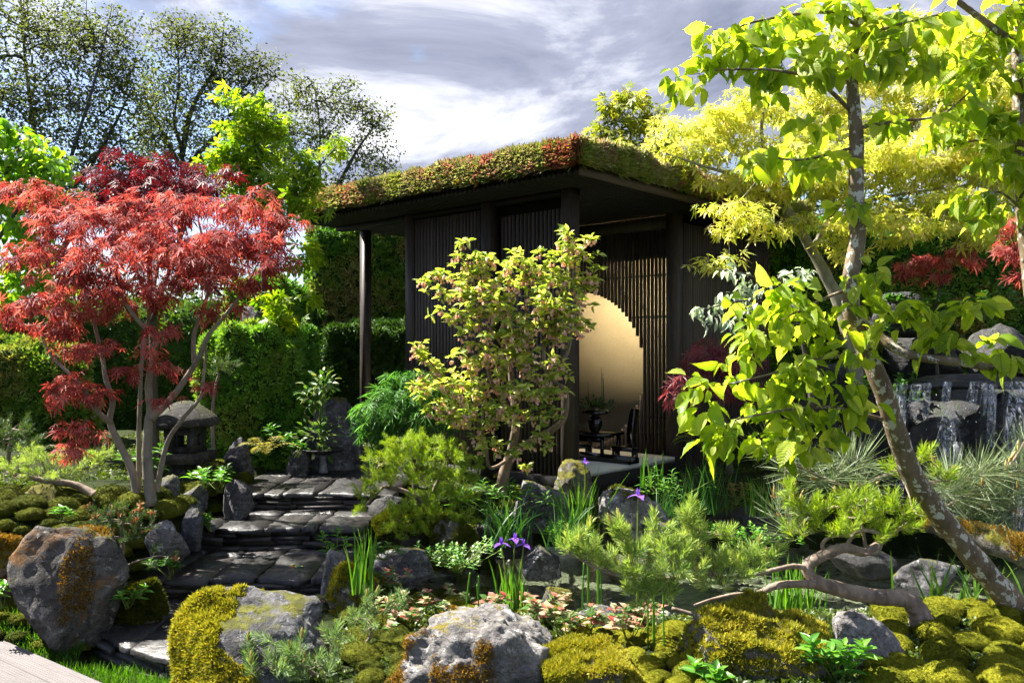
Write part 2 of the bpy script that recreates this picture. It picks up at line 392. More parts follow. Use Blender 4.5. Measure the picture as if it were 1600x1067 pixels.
# ------------------------------------------------------------------ branching
class Skel:
    def __init__(s, cap=40000):
        s.P = np.zeros((cap, 3)); s.par = np.full(cap, -1, int); s.fix = np.zeros(cap); s.n = 0
    def path(s, pts, rad, parent=-1):
        for p, r in zip(pts, rad):
            s.P[s.n] = p; s.par[s.n] = parent; s.fix[s.n] = r; parent = s.n; s.n += 1
    def grow(s, targets, step=0.12, lift=0.12, jit=0.06, rng=RNG, low=0.0, skip=1):
        d0 = np.min(np.linalg.norm(targets[:, None, :] - s.P[None, :s.n:max(s.n // 200, 1)], axis=2), axis=1)
        tips = []
        for t in targets[np.argsort(d0)]:
            q = s.P[skip:s.n]; dd = q - t; dist = np.sqrt((dd * dd).sum(1)) + low * np.maximum(q[:, 2] - t[2], 0)
            i = int(np.argmin(dist)) + skip; a = s.P[i]; L = np.linalg.norm(t - a); k = max(2, int(L / step))
            c = (a + t) / 2 + np.array([0, 0, lift * L]) + rng.normal(size=3) * jit * L
            u = np.linspace(0, 1, k + 1)[1:, None]; pts = (1-u)**2 * a + 2*u*(1-u) * c + u*u * t
            if k > 2: pts[:-1] += rng.normal(size=(k - 1, 3)) * jit * L / k
            s.path(pts, np.zeros(k), i); tips.append(s.n - 1)
        return np.array(tips)
    def twigs(s, tip_r=0.0015, expo=2.4, rmax=0.05, k=4):
        n = s.n; cnt = np.zeros(n)
        has = np.zeros(n, bool); has[s.par[1:n][s.par[1:n] >= 0]] = True
        cnt[~has] = 1
        for i in range(n - 1, 0, -1):
            if s.par[i] >= 0: cnt[s.par[i]] += cnt[i]
        r = np.minimum(tip_r * np.maximum(cnt, 1) ** (1 / expo), rmax)
        sel = np.array([i for i in range(n) if s.fix[i] == 0 and s.par[i] >= 0])
        if not len(sel): return None
        pr = s.par[sel]; rp = np.where(s.fix[pr] > 0, np.minimum(r[sel] * 1.15, s.fix[pr]), r[pr])
        return frusta(s.P[pr], s.P[sel], np.minimum(rp, r[sel] * 1.5), r[sel], k)

def limbs_of(th, sk, limbs, mat, k=10, lump=0.12, per=7, names=None):
    for i, (pts, r0, r1) in enumerate(limbs):
        w = np.array([P(*p) for p in pts]); c = catmull(w, per); n = len(c); u = np.linspace(0, 1, n)
        rad = r0 * (1 - u) + r1 * u
        if i == 0: rad = rad * (1 + 0.35 * np.exp(-u * 12))
        V, f = tube(c, rad, k, lump, 11 + i)
        part(th, 'trunk' if i == 0 else 'limb', V, f, mat, True)
        sk.path(c, np.maximum(rad, 1e-4))

def clusters_to_tips(clusters, density, rng=RNG, depth=0.8, shell=0.55):
    T = []; C = []
    for c in clusters:
        px, py, Y, rx, ry = c[:5]; m = ppm(Y); n = max(2, int(density * rx * ry * m * m * (c[5] if len(c) > 5 else 1)))
        b = rand_unit(n, rng) * (rng.random((n, 1)) ** shell); r = np.array([rx * m, rx * m * depth, ry * m]); o = P(px, py, Y)
        T.append(o + b * r); C.append(np.repeat(o[None], n, 0))
    return np.vstack(T), np.vstack(C)

def leaves_at(tips, centres, per, size, spread, rng=RNG, droop=0.4, out=0.6, up=1.0, tilt=0.4, svar=0.25, flat=1.0):
    n = len(tips) * per; t = np.repeat(tips, per, 0); c = np.repeat(centres, per, 0)
    o = in_ball(n, rng) * spread * np.array([1, 1, flat])
    d = unit(rng.normal(size=(n, 3)) * np.array([1, 1, 0.35])) + out * unit(t - c) + 0.5 * unit(o) + np.array([0, 0, -droop])
    nn = np.array([0, 0, up]) + rng.normal(size=(n, 3)) * tilt
    return t + o, frames(d, nn), size * (1 + rng.normal(size=n) * svar).clip(0.45, 1.7)

def hero_leaves(th, meshes, pos, R, s, count, rng=RNG, name='leaf'):   # the nearest leaves, each an object sharing mesh data
    idx = np.argsort(pos[:, 1])[:count]; rest = np.ones(len(pos), bool); rest[idx] = False; base = BASE[th]
    for i in idx:
        o = bpy.data.objects.new(name, meshes[i % len(meshes)]); COL.objects.link(o); o.parent = th
        M = Matrix([[*(R[i][r] * s[i]), pos[i][r] - base[r]] for r in range(3)] + [[0, 0, 0, 1]]); o.matrix_local = M
    return rest

# ------------------------------------------------------------------ rocks
def rock_shape(size, seed, sub=4, planes=9, rough=0.13, flat_bottom=0.35, strat=0.0):
    planes = int(planes * 1.7); rng = np.random.default_rng(seed); V, T = ico(sub); n0 = V.copy()
    for _ in range(planes):
        a = rand_unit(1, rng)[0]; o = 0.45 + 0.4 * rng.random(); d = V @ a - o; V -= np.maximum(d, 0)[:, None] * a * 0.97
    V = V * (1 + 0.5 * rough * 2 * fbm(n0 * 1.3 + seed, 3, seed))[:, None]
    V += n0 * (rough * 0.75 * fbm(V * 2.6 + seed, 4, seed + 3, 0.55, True))[:, None]
    V += n0 * (rough * 0.34 * fbm(V * 9 + seed, 3, seed + 9, 0.6, True))[:, None]
    if strat: V += n0 * (strat * np.sin((V @ unit(np.array([0.25, 0.1, 1.0]))) * 24 + 3 * fbm(V * 2, 2, seed)))[:, None]
    V[:, 2] = np.maximum(V[:, 2], -flat_bottom - 0.25)
    return V / np.abs(V).max(0) * np.asarray(size) / 2.0, T
def turn(V, a):
    c, s = math.cos(a), math.sin(a); return np.stack([V[:, 0]*c - V[:, 1]*s, V[:, 0]*s + V[:, 1]*c, V[:, 2]], -1)
def rock(label, x0, x1, y0, y1, Y, mat, seed=1, depth=0.8, sub=4, planes=9, rough=0.13, rz=0.0, strat=0.0, cat='rock', sink=0.06, name='rock', tilt=0.0):
    m = ppm(Y); w = (x1 - x0) * m; h = (y1 - y0) * m; V, T = rock_shape((w, w * depth, h + sink * 2), seed, sub, planes, rough, strat=strat)
    V = turn(V, rz); V[:, 0] *= w / np.ptp(V[:, 0])
    if tilt: V[:, 2] += V[:, 0] * tilt
    c = P((x0 + x1) / 2, (y0 + y1) / 2, Y); c[2] -= sink; base = c - [0, 0, h / 2]
    o = solo(name, V + c, [T], mat, label, cat, base, smooth=sub >= 4); o['_r'] = 1; del o['_r']
    return o, V + c, T
T_TUFT = None
def moss_on(o, V, T, mat, n, size, seed=1, lo=0.1, upw=0.5, sel=None, freq=4.0, name='moss', lift=0.4):
    global T_TUFT
    rng = np.random.default_rng(seed); p, nr = on_surface(V, T, n, rng)
    sc = (V.max(0) - V.min(0)).max(); f = fbm((p - V.mean(0)) / sc * freq + seed, 4, seed) + upw * nr[:, 2]
    if sel is not None: f = f + sel((p - V.mean(0)) / (np.ptp(V, axis=0) / 2))
    k = (f > lo) & (nr[:, 2] > -0.5); p, nr, f = p[k], nr[k], f[k]
    if T_TUFT is None:
        tv = []; tf = []
        for i in range(4):
            a = i * 1.57 + 0.4; b = len(tv); c, s = math.cos(a), math.sin(a)
            tv += [[c*0.3 - s*0.22, -0.2, s*0.3 + c*0.22], [c*0.3 + s*0.22, -0.2, s*0.3 - c*0.22], [c*0.75, 0.9, s*0.75]]; tf.append([b, b+1, b+2])
        T_TUFT = (np.array(tv, float), [np.array(tf)])
    s = size * (0.6 + 0.8 * rng.random(len(p))) * np.clip((f - lo) * 3 + 0.55, 0.4, 1.3)
    d = nr + rng.normal(size=nr.shape) * 0.35 + np.array([0, 0, 0.25])
    Vm, fm = inst(*T_TUFT, p + nr * (s * lift)[:, None] * 0.2, frames(d, rand_unit(len(p), rng)), s)
    return part(o, name, Vm, fm, mat, kind='stuff')

# ------------------------------------------------------------------ ground height
CTRL = np.array([  # x, y, z of the garden floor
    (-2.0,4.2,-.1),(-2.6,4.4,-.1),(-1.7,4.6,-.1),(-3.2,4.6,-.1),(-3.4,4.0,-.1),(-2.0,3.2,-.1),(-4,3,-.1),(-1.9,4.9,-.02),(-2.2,5.0,-.02),(-1.7,5.6,.06),(-2.0,5.7,.06),
    (-1.7,6.5,.22),(-2.1,6.5,.22),(-1.7,7.2,.38),(-1.6,8.2,.4),(-2.0,8.4,.4),(-1.2,8.6,.42),
    (-2.9,5.0,.1),(-2.75,5.5,.5),(-2.55,5.9,.58),(-3.2,5.6,.6),(-3.8,5.4,.55),(-3.0,6.4,.62),(-3.9,6.4,.65),(-2.6,7.0,.52),(-3.2,7.6,.6),(-4.5,7.5,.7),(-2.6,8.2,.5),
    (-1.1,5.4,.12),(-1.05,6.2,.15),(-1.0,7.0,.25),(-.9,7.9,.38),(-.4,7.3,.38),(0,7.4,.4),(.35,7.2,.25),(-.6,6.7,.1),
    (-1.2,4.5,.08),(-1.2,4.0,.12),(-1.2,3.4,.1),(-.5,3.9,.2),(-.6,4.6,.14),(-.1,3.5,.2),(-.1,4.4,.2),(0,4.9,.08),(.5,4.4,.18),(.5,3.6,.18),(.9,4.0,.2),(1.1,4.5,.15),(1.2,3.5,.2),
    (1.6,4.3,.22),(1.7,3.6,.2),(2.2,4.3,.27),(2.3,3.6,.2),(3.0,4.4,.3),(3.0,3.6,.2),(-.7,5.2,.06),(.5,5.0,.0),(1.1,5.1,-.05),(1.8,5.0,.0),(2.7,5.1,.05),
    (-.6,5.8,-.25),(0,5.7,-.25),(.6,5.8,-.25),(1.3,5.9,-.28),(2.0,5.9,-.28),(2.8,5.9,-.28),(.2,6.4,-.25),(.9,6.6,-.25),(1.6,6.8,-.25),(2.4,6.8,-.25),(3.2,6.6,-.25),
    (1.0,7.4,-.1),(1.5,7.6,-.1),(1.9,8.0,.1),(2.4,7.8,-.05),(3.4,7.4,-.2),(2.2,8.8,.3),(3.2,8.4,.4),(4.4,8.0,.5),(.6,8.2,.1),(1.2,8.6,.2),(0,9,.4),(1,10,.4),(-1,10,.42),
    (3,10.5,.8),(5,10,.9),(-2.5,10,.5),(-4.5,10,.6),(0,13,.5),(4,14,.6),(-5,14,.6),(4.6,5.5,.1),(4.6,4.2,.2)])
def gz(x, y):
    x = np.atleast_1d(np.asarray(x, float)); y = np.atleast_1d(np.asarray(y, float)); sh = x.shape; x = x.ravel(); y = y.ravel()
    d2 = (x[:, None] - CTRL[None, :, 0])**2 + (y[:, None] - CTRL[None, :, 1])**2
    w = 1.0 / (d2 + 0.02) ** 2; z = (w * CTRL[None, :, 2]).sum(1) / w.sum(1)
    far = np.clip((np.maximum(np.abs(x), np.abs(y - 6) * 0.6) - 6) / 4, 0, 1); z = z * (1 - far) + 0.1 * far
    pm = (x > -2.36) & (x < -1.16) & (y > 4.45) & (y < 8.4); z = np.where(pm, np.minimum(z, np.interp(y, [4.6, 5.3, 5.45, 6.15, 6.35, 6.85, 7.05], [-.14, -.12, -.02, 0.0, .12, .14, .28])), z)
    return z.reshape(sh)
def hit(px, py):                        # where the view through a photo pixel meets the garden floor
    Y = np.linspace(3.0, 14, 1200); z = EYE - (py - HY) / F * Y; x = (px - CX) / F * Y; g = gz(x, Y); k = np.argmax(g > z)
    return np.array([x[k], Y[k], g[k]])
def drop(px, Y):                        # the floor point at photo column px and depth Y
    x = (px - CX) / F * Y; return np.array([x, Y, gz(x, Y)[0]])
# ================================================================== THE SETTING
M_soil = moss_mat('soil_and_moss', [(0.010, 0.013, 0.005), (0.024, 0.034, 0.008), (0.05, 0.06, 0.012)], 6, 0.0)
gx = np.concatenate([[-400, -150, -60, -25, -14, -9], np.arange(-6, 6.01, 0.09), [9, 14, 25, 60, 150, 400]])
gy = np.concatenate([[-200, -60, -15, -3, 0.5], np.arange(2.4, 12.01, 0.09), [14, 18, 26, 45, 90, 200, 600]])
GX, GY = np.meshgrid(gx, gy); GZ = gz(GX, GY)
GZ += 0.03 * fbm(np.stack([GX.ravel()*3, GY.ravel()*3, GZ.ravel()*0], -1), 4, 5).reshape(GX.shape) * (np.abs(GX) < 7)
pondm = (GX > -0.9) & (GX < 3.6) & (GY > 5.2) & (GY < 7.3)
nx_, ny_ = len(gx), len(gy); ii = np.arange(ny_ - 1)[:, None] * nx_; jj = np.arange(nx_ - 1)[None]
GQ = np.stack([ii + jj, ii + jj + 1, ii + nx_ + jj + 1, ii + nx_ + jj], -1).reshape(-1, 4)
mi = (pondm[:-1, :-1] & (GZ[:-1, :-1] < -0.02)).ravel().astype(int)
M_bed = simple_mat('pond_gravel', (0.15, 0.148, 0.11), (0.38, 0.37, 0.30), 0.8, 0.2, 26, 0.8, 0.01)
ground = put('ground', make_mesh('ground', np.stack([GX.ravel(), GY.ravel(), GZ.ravel()], -1), [GQ], [M_soil, M_bed], True, None, mi))
tag(ground, 'dark mossy garden floor under the plants', None, None, 'structure')

# pond water
m, t = new_mat('pond_water'); g = NT(t); p = g.pos()
nr = g.bump(g.math('ADD', g.noise(9, 3, 0.5, p, 0.6), g.math('MULTIPLY', g.noise(42, 2, 0.5, p), 0.5)), 0.5, 0.02)
fr = g.n('ShaderNodeFresnel', i_IOR=1.33); g.l(nr, fr.inputs['Normal'])
tr = g.n('ShaderNodeBsdfTransparent'); tr.inputs[0].default_value = (0.72, 0.79, 0.68, 1)
gl = g.n('ShaderNodeBsdfGlossy', i_Roughness=0.04); g.l(nr, gl.inputs['Normal'])
mx = g.n('ShaderNodeMixShader'); g.l(g.math('ADD', g.math('MULTIPLY', fr.outputs[0], 1.8), 0.05), mx.inputs[0]); g.l(tr.outputs[0], mx.inputs[1]); g.l(gl.outputs[0], mx.inputs[2]); g.out(mx.outputs[0])
M_water = m
wx = np.linspace(-1.1, 5.2, 40); wy = np.linspace(4.9, 8.3, 24); WX, WY = np.meshgrid(wx, wy)
a_ = np.arange(23)[:, None] * 40; b_ = np.arange(39)[None]
pond = put('pond_water', make_mesh('pond_water', np.stack([WX.ravel(), WY.ravel(), np.full(WX.size, -0.05)], -1),
           [np.stack([a_ + b_, a_ + b_ + 1, a_ + 40 + b_ + 1, a_ + 40 + b_], -1).reshape(-1, 4)], M_water, True))
tag(pond, 'clear shallow garden pond between the rocks', None, None, 'structure')

# slate path: steps of thin slabs over rows of riser stones
m, t = new_mat('wet_slate'); g = NT(t); tc = g.n('ShaderNodeTexCoord'); p = g.pos(); oi = g.n('ShaderNodeObjectInfo')
n1 = g.noise(6, 7, 0.65, p, 0.8); n2 = g.noise(30, 5, 0.65, p)
f_ = g.math('ADD', g.math('MULTIPLY', n1, 0.6), g.math('MULTIPLY', oi.outputs['Random'], 0.35))
c_ = g.ramp(f_, [(0.25, (0.006, 0.0055, 0.0055)), (0.55, (0.015, 0.0135, 0.013)), (0.8, (0.038, 0.033, 0.030))])
r_ = g.ramp(n2, [(0.35, 0.28), (0.65, 0.62)])
g.out(g.bsdf(c_, r_, 0.5, g.bump(g.math('ADD', n2, g.math('MULTIPLY', n1, 0.8)), 0.6, 0.012))); M_slate = m
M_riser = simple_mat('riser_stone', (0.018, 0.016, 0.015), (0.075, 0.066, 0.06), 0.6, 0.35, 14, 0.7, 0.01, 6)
path = thing('path', 'dark wet slate path of low steps', None, (-1.8, 4.8, 0), None, 'structure'); del path['label']
def slab_prism(poly, z0, z1, rng, wob=0.012):
    poly = np.asarray(poly, float); c = catmull(np.vstack([poly, poly[:1]]), 5)[:-1]; n = len(c)
    c = c + rng.normal(size=c.shape) * wob * 0.5
    ctr = c.mean(0); inner = ctr + (c - ctr) * 0.975
    V = np.vstack([np.c_[c, np.full(n, z0)], np.c_[c, np.full(n, z1 - 0.008)], np.c_[inner, np.full(n, z1) + rng.normal(size=n) * 0.002], [[*ctr, z1]]])
    i = np.arange(n); j = (i + 1) % n
    return V, [np.vstack([np.stack([i, j, n + j, n + i], -1), np.stack([n + i, n + j, 2*n + j, 2*n + i], -1)]), np.stack([2*n + i, 2*n + j, np.full(n, 3*n)], -1)]
srng = np.random.default_rng(21)
# each step: height, front edge from left to right (x, y), back y
STEPS = [(0.04, [(-2.42, 4.86), (-2.05, 4.52), (-1.86, 4.36), (-1.55, 4.30), (-1.25, 4.40)], 5.6),
         (0.16, [(-2.42, 5.40), (-2.05, 5.34), (-1.7, 5.42), (-1.35, 5.36), (-1.1, 5.42)], 6.45),
         (0.31, [(-2.42, 6.30), (-2.0, 6.16), (-1.62, 6.26), (-1.3, 6.18), (-1.08, 6.26)], 7.1),
         (0.45, [(-2.35, 6.98), (-1.9, 6.86), (-1.5, 6.94), (-1.1, 6.9), (-0.95, 6.95)], 8.8)]
for k, (zt, fr_, yb) in enumerate(STEPS):
    fr_ = np.array(fr_); zb = -0.1 if k == 0 else STEPS[k-1][0] - 0.02
    step = put('step', None, path); BASE[step] = BASE[path]
    # paving slabs of the tread, big irregular pieces with narrow joints
    nq = 4 if k == 0 else 6; xs = np.linspace(fr_[0, 0], fr_[-1, 0], nq); xs[1:-1] += srng.normal(size=nq - 2) * 0.05
    fy = lambda x: np.interp(x, fr_[:, 0], fr_[:, 1]) - 0.03
    for a, b in zip(xs[:-1], xs[1:]):
        ny = 2 if yb - fr_[0, 1] > 0.5 else 1; ym = fr_[:, 1].mean() + (yb - fr_[:, 1].mean()) * (0.45 + srng.random() * 0.15)
        sk_ = srng.normal() * 0.05
        for q in range(ny):
            f0 = (lambda x: fy(x)) if q == 0 else (lambda x: ym + sk_ + 0.006)
            f1 = (lambda x: ym + sk_ - 0.006) if (q == 0 and ny == 2) else (lambda x: yb)
            A, B = a + 0.006, b - 0.006
            poly = [(A, f0(A)), ((A+B)/2, f0((A+B)/2)), (B, f0(B)), (B, (f0(B)+f1(B))/2), (B, f1(B)), ((A+B)/2, f1((A+B)/2)), (A, f1(A)), (A, (f0(A)+f1(A))/2)]
            V, f = slab_prism(poly, zt - 0.03, zt + srng.normal() * 0.005, srng)
            part(step, 'slab', V, f, M_slate)
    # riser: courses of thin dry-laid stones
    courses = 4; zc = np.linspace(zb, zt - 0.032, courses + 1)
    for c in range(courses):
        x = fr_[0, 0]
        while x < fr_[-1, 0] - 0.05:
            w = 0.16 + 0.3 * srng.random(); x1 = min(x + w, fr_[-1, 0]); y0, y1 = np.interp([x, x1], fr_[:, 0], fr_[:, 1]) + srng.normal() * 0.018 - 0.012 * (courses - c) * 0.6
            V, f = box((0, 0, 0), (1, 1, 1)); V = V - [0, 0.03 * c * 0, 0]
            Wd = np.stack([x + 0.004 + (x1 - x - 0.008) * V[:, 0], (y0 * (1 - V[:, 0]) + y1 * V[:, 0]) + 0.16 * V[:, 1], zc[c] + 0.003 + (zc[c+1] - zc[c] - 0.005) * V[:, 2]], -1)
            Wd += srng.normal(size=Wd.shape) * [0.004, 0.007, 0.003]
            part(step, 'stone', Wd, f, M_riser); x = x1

# timber deck corner
M_deck = simple_mat('grey_deck', (0.05, 0.044, 0.043), (0.135, 0.12, 0.118), 0.75, 0.25, 3, 0.4, 0.004, 7, 0.0, (1, 14, 14))
deck = thing('wooden_deck', 'weathered grey grooved timber deck beside the lawn', 'deck', (-3.0, 4.0, -0.1))
da, db = np.array([-2.98, 4.80]), np.array([-1.75, 3.915]); du = unit(db - da); dn = np.array([du[1], -du[0]]); dn = dn if dn[0] + dn[1] < 0 else -dn
prof = [(0, 0)] + [(x, z) for k in range(9) for x, z in ((0.008 + 0.0145*k, 0), (0.010 + 0.0145*k, -0.004), (0.0145 + 0.0145*k, -0.004), (0.0165 + 0.0145*k, 0))] + [(0.142, 0), (0.142, -0.028), (0, -0.028)]
prof = np.array(prof); np_ = len(prof); L_ = 2.2
V0 = np.vstack([np.c_[np.zeros(np_), prof], np.c_[np.full(np_, L_), prof]]); i = np.arange(np_); j = (i + 1) % np_
plank_me = make_mesh('plank', V0, [np.stack([i, j, np_ + j, np_ + i], -1), ], M_deck)
for q in range(7):
    st = da + dn * (0.0 + 0.148 * q) - du * 0.5
    put('plank', plank_me, deck, (st[0] + 3.0, st[1] - 4.0, 0.085 + 0.02), (0, 0, math.atan2(du[1], du[0])), (1, -1 if np.cross(np.append(du, 0), np.append(dn, 0))[2] < 0 else 1, 1))
edge_V, edge_f = box((0, -0.02, -0.12), (2.2, 0.0, 0.0))
R2 = np.array([[du[0], -dn[0] if False else -du[1], 0], [du[1], du[0], 0], [0, 0, 1]])
part(deck, 'edge_board', edge_V @ R2.T + np.array([*(da - du * 0.5 - dn * 0.004), -0.005]), edge_f, M_deck)

# lawn
M_grass = leaf_mat('grass_blades', [(0.03, 0.085, 0.008), (0.06, 0.15, 0.012), (0.10, 0.20, 0.02)], 0.45, (1.4, 1.5, 0.5), 0.5)
ng = 15000; gxy = np.stack([RNG.uniform(-2.95, -1.55, ng), RNG.uniform(3.95, 4.95, ng)], -1)
side = ((gxy - da) @ dn); keep = (side < -0.015) & (gxy[:, 1] < np.interp(gxy[:, 0], [-2.9, -2.45, -2.1, -1.86, -1.5], [4.95, 4.86, 4.56, 4.33, 4.22]) + 0.01); gxy = gxy[keep]
gp = np.c_[gxy, gz(gxy[:, 0], gxy[:, 1]) - 0.005]
V, f = inst(*t_kite(0.10, 0.02, 0.35), gp, frames(np.array([0, 0, 1.0]) + RNG.normal(size=gp.shape) * 0.35, rand_unit(len(gp))), 0.035 + 0.04 * RNG.random(len(gp)))
tag(put('grass', make_mesh('grass', V, f, M_grass)), 'short bright lawn grass beside the deck', 'grass', None, 'stuff')

# low ground cover over the beds
M_cover = leaf_mat('ground_cover_leaves', [(0.02, 0.04, 0.006), (0.05, 0.085, 0.012), (0.10, 0.14, 0.02)], 0.35)
cv = np.random.default_rng(9); nc = 60000; cx = cv.uniform(-4.6, 4.8, nc); cyy = cv.uniform(3.2, 10.5, nc); cz = gz(cx, cyy); dens = fbm(np.stack([cx*1.6, cyy*1.6, cx*0], -1), 3, 3)
kp = (cz > -0.03) & ~((cx > -2.4) & (cx < -1.0) & (cyy > 4.2) & (cyy < 8.7)) & ~((cx < -1.4) & (cyy < 5.0)) & (dens > -0.25) & (np.abs(cx) < cyy * 0.66)
cp0 = np.stack([cx, cyy, cz - 0.004], -1)[kp]; tvv = []; tff = []
for k in range(5):
    a = k * 1.257; c_, s_ = math.cos(a), math.sin(a); b = len(tvv); sd = np.array([-s_, 0, c_]) * 0.26
    tvv += [np.array([c_*.1, 0, s_*.1]), np.array([c_*.5, .5, s_*.5]) + sd, np.array([c_*.95, .7, s_*.95]), np.array([c_*.5, .5, s_*.5]) - sd]; tff += [[b, b+1, b+2], [b, b+2, b+3]]
V, f = inst(np.array(tvv), [np.array(tff)], cp0, frames(np.array([0, 0, 1.0]) + cv.normal(size=cp0.shape) * 0.3, rand_unit(len(cp0), cv)), 0.018 + 0.022 * cv.random(len(cp0)))
tag(put('ground_cover', make_mesh('ground_cover', V, f, M_cover)), 'tiny mossy ground cover carpeting the beds', 'ground cover', None, 'stuff')

# stones on the pond bed
pv = np.random.default_rng(14); npb = 900; bx = pv.uniform(-0.9, 3.8, npb); by = pv.uniform(5.1, 7.4, npb); bz = gz(bx, by); kk = bz < -0.04; nb = kk.sum()
V0, T0 = rock_shape((2, 2, 1.1), 3, 2, 5, 0.08); sz = 0.02 + 0.05 * pv.random(nb) ** 2
Rz = np.stack([turn(np.eye(3), a).T for a in pv.random(nb) * 6.28]); V, f = inst(V0, [T0], np.stack([bx, by, bz], -1)[kk], Rz, np.stack([sz, sz * (0.6 + 0.4 * pv.random(nb)), sz], -1))
M_peb = simple_mat('pond_pebbles', (0.07, 0.068, 0.055), (0.26, 0.25, 0.21), 0.6, 0.3, 5, 0.3)
tag(put('pond_pebbles', make_mesh('pond_pebbles', V, f, M_peb, True)), 'pale pebbles strewn over the pond bed', 'pebbles', None, 'stuff')
# ================================================================== PAVILION
P0 = np.array([0.55, 7.8]); LD = np.array([-0.74, 0.673]); RD = np.array([0.673, 0.74])
def lw(V):                                  # pavilion coordinates (l, r, z) -> garden
    V = np.asarray(V, float); return np.c_[P0 + V[:, :1] * LD + V[:, 1:2] * RD, V[:, 2]]
def pbox(l0, l1, r0, r1, z0, z1):
    V, f = box((l0, r0, z0), (l1, r1, z1)); return lw(V), f
FL = 0.47
M_wood = simple_mat('charred_timber', (0.022, 0.017, 0.014), (0.07, 0.053, 0.043), 0.55, 0.3, 6, 0.3, 0.003, 6, 0, (8, 8, 1))
M_batten = simple_mat('black_battens', (0.007, 0.006, 0.0055), (0.016, 0.013, 0.012), 0.6, 0.25, 6)
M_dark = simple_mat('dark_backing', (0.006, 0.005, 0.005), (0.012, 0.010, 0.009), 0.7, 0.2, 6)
M_gold = simple_mat('gold_plaster', (0.60, 0.52, 0.33), (0.70, 0.62, 0.42), 0.55, 0.4, 30, 0.25, 0.002, 4, 0.15)
M_mat = simple_mat('pale_floor', (0.42, 0.42, 0.37), (0.52, 0.52, 0.46), 0.6, 0.3, 12, 0.1)
M_fascia = simple_mat('brown_fascia', (0.05, 0.035, 0.028), (0.10, 0.07, 0.055), 0.5, 0.35, 5, 0.2, 0.002, 5, 0, (1, 1, 6))
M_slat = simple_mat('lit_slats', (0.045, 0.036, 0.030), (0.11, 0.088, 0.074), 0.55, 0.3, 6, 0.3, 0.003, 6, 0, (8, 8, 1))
pav = thing('pavilion', 'dark slatted timber tea pavilion with a planted roof', 'pavilion', lw([[0, 0, 0.1]])[0])
PB = BASE[pav]; ROT = math.atan2(LD[1], LD[0])
def place(name, me, l, r, z, parent): 
    w = lw([[l, r, z]])[0] - PB; return put(name, me, parent, w, (0, 0, ROT))
def slat_mesh(dl, dr, dz):                  # local x along LD, local y along -RD x ... right-handed frame
    V, f = box((0, -dr, 0), (dl, 0, dz)); return make_mesh('slat', V, f, M_slat)
# floor
part(pav, 'floor', *pbox(0.0, 2.9, 0.21, 1.83, FL - 0.05, FL), M_mat)
part(pav, 'inner_floor', *pbox(0.11, 2.9, 1.832, 3.345, FL - 0.05, FL - 0.002), M_dark)
part(pav, 'floor_edge', *pbox(-0.05, 2.95, -0.0, 1.95, FL - 0.26, FL - 0.052), M_dark)
# posts
for nm, l, r, w in (('post', -0.02, -0.03, 0.12), ('post', 2.20, -0.03, 0.11), ('post', -0.02, 1.80, 0.13), ('post', 3.58, 0.40, 0.10), ('post', 2.9, 2.9, 0.10)):
    part(pav, nm, *pbox(l, l + w, r, r + w, 0.2 if l < 3 else 0.3, 3.14), M_wood)
part(pav, 'post', *pbox(1.00, 1.13, -0.04, 0.09, 0.3, 3.14), M_wood)
# entrance-side wall: two panels of slats, the nearer one set back
wl = put('slatted_wall', make_mesh('wall_panel', lw(box((0.1, 0.16, 0.3), (2.28, 0.20, 3.13))[0]) - PB, [BOXF], M_dark), pav)
s1 = slat_mesh(0.024, 0.04, 2.72); s2 = slat_mesh(0.024, 0.04, 2.64)
for k in range(21): place('slat', s1, 1.145 + 0.0505 * k, 0.0, 0.32, wl)
for k in range(17): place('slat', s2, 0.125 + 0.0515 * k, 0.085, 0.32, wl)
for z in (0.9, 1.7, 2.45, 2.86):
    part(wl, 'rail', *pbox(1.13, 2.2, 0.042, 0.07, z, z + 0.03), M_wood)
    part(wl, 'rail', *pbox(0.1, 1.0, 0.127, 0.15, z - 0.08, z - 0.05), M_wood)
# moon-gate screen: slats cut by a circle that meets the floor
scr = put('moon_gate_screen', make_mesh('screen_frame', lw(box((0.11, 1.87, 2.92), (2.9, 1.93, 3.10))[0]) - PB, [BOXF], M_wood), pav)
CL, CR, CZ = 1.36, 0.92, 1.39
for k in range(54):
    l = 0.118 + 0.0495 * k; d = l + 0.012 - CL
    if abs(d) < CR:
        hh = math.sqrt(CR * CR - d * d); zt = CZ + hh; zb = CZ - hh
        part(scr, 'slat', *pbox(l, l + 0.025, 1.848, 1.881, zt, 2.95), M_wood)
        if zb - FL > 0.02: part(scr, 'slat', *pbox(l, l + 0.025, 1.848, 1.881, FL + 0.002, zb), M_wood)
    else: part(scr, 'slat', *pbox(l, l + 0.025, 1.848, 1.881, FL + 0.002, 2.95), M_wood)
for z in (0.86, 1.98, 2.44):
    e = math.sqrt(max(CR * CR - (z - CZ) ** 2, 0)); part(scr, 'rail', *pbox(0.11, CL - e - 0.03, 1.883, 1.90, z, z + 0.025), M_wood)
    part(scr, 'rail', *pbox(CL + e + 0.03, 2.8, 1.883, 1.90, z, z + 0.025), M_wood)
# gold inner wall, dark back and side, plinth
part(pav, 'gold_wall', *pbox(0.105, 2.9, 3.35, 3.41, FL + 0.003, 3.10), M_gold)
part(pav, 'back_wall', *pbox(2.92, 2.98, 1.9, 4.2, 0.3, 3.12), M_dark)
part(pav, 'plinth', *pbox(0.15, 2.85, 3.0, 3.345, FL + 0.003, FL + 0.06), M_dark)
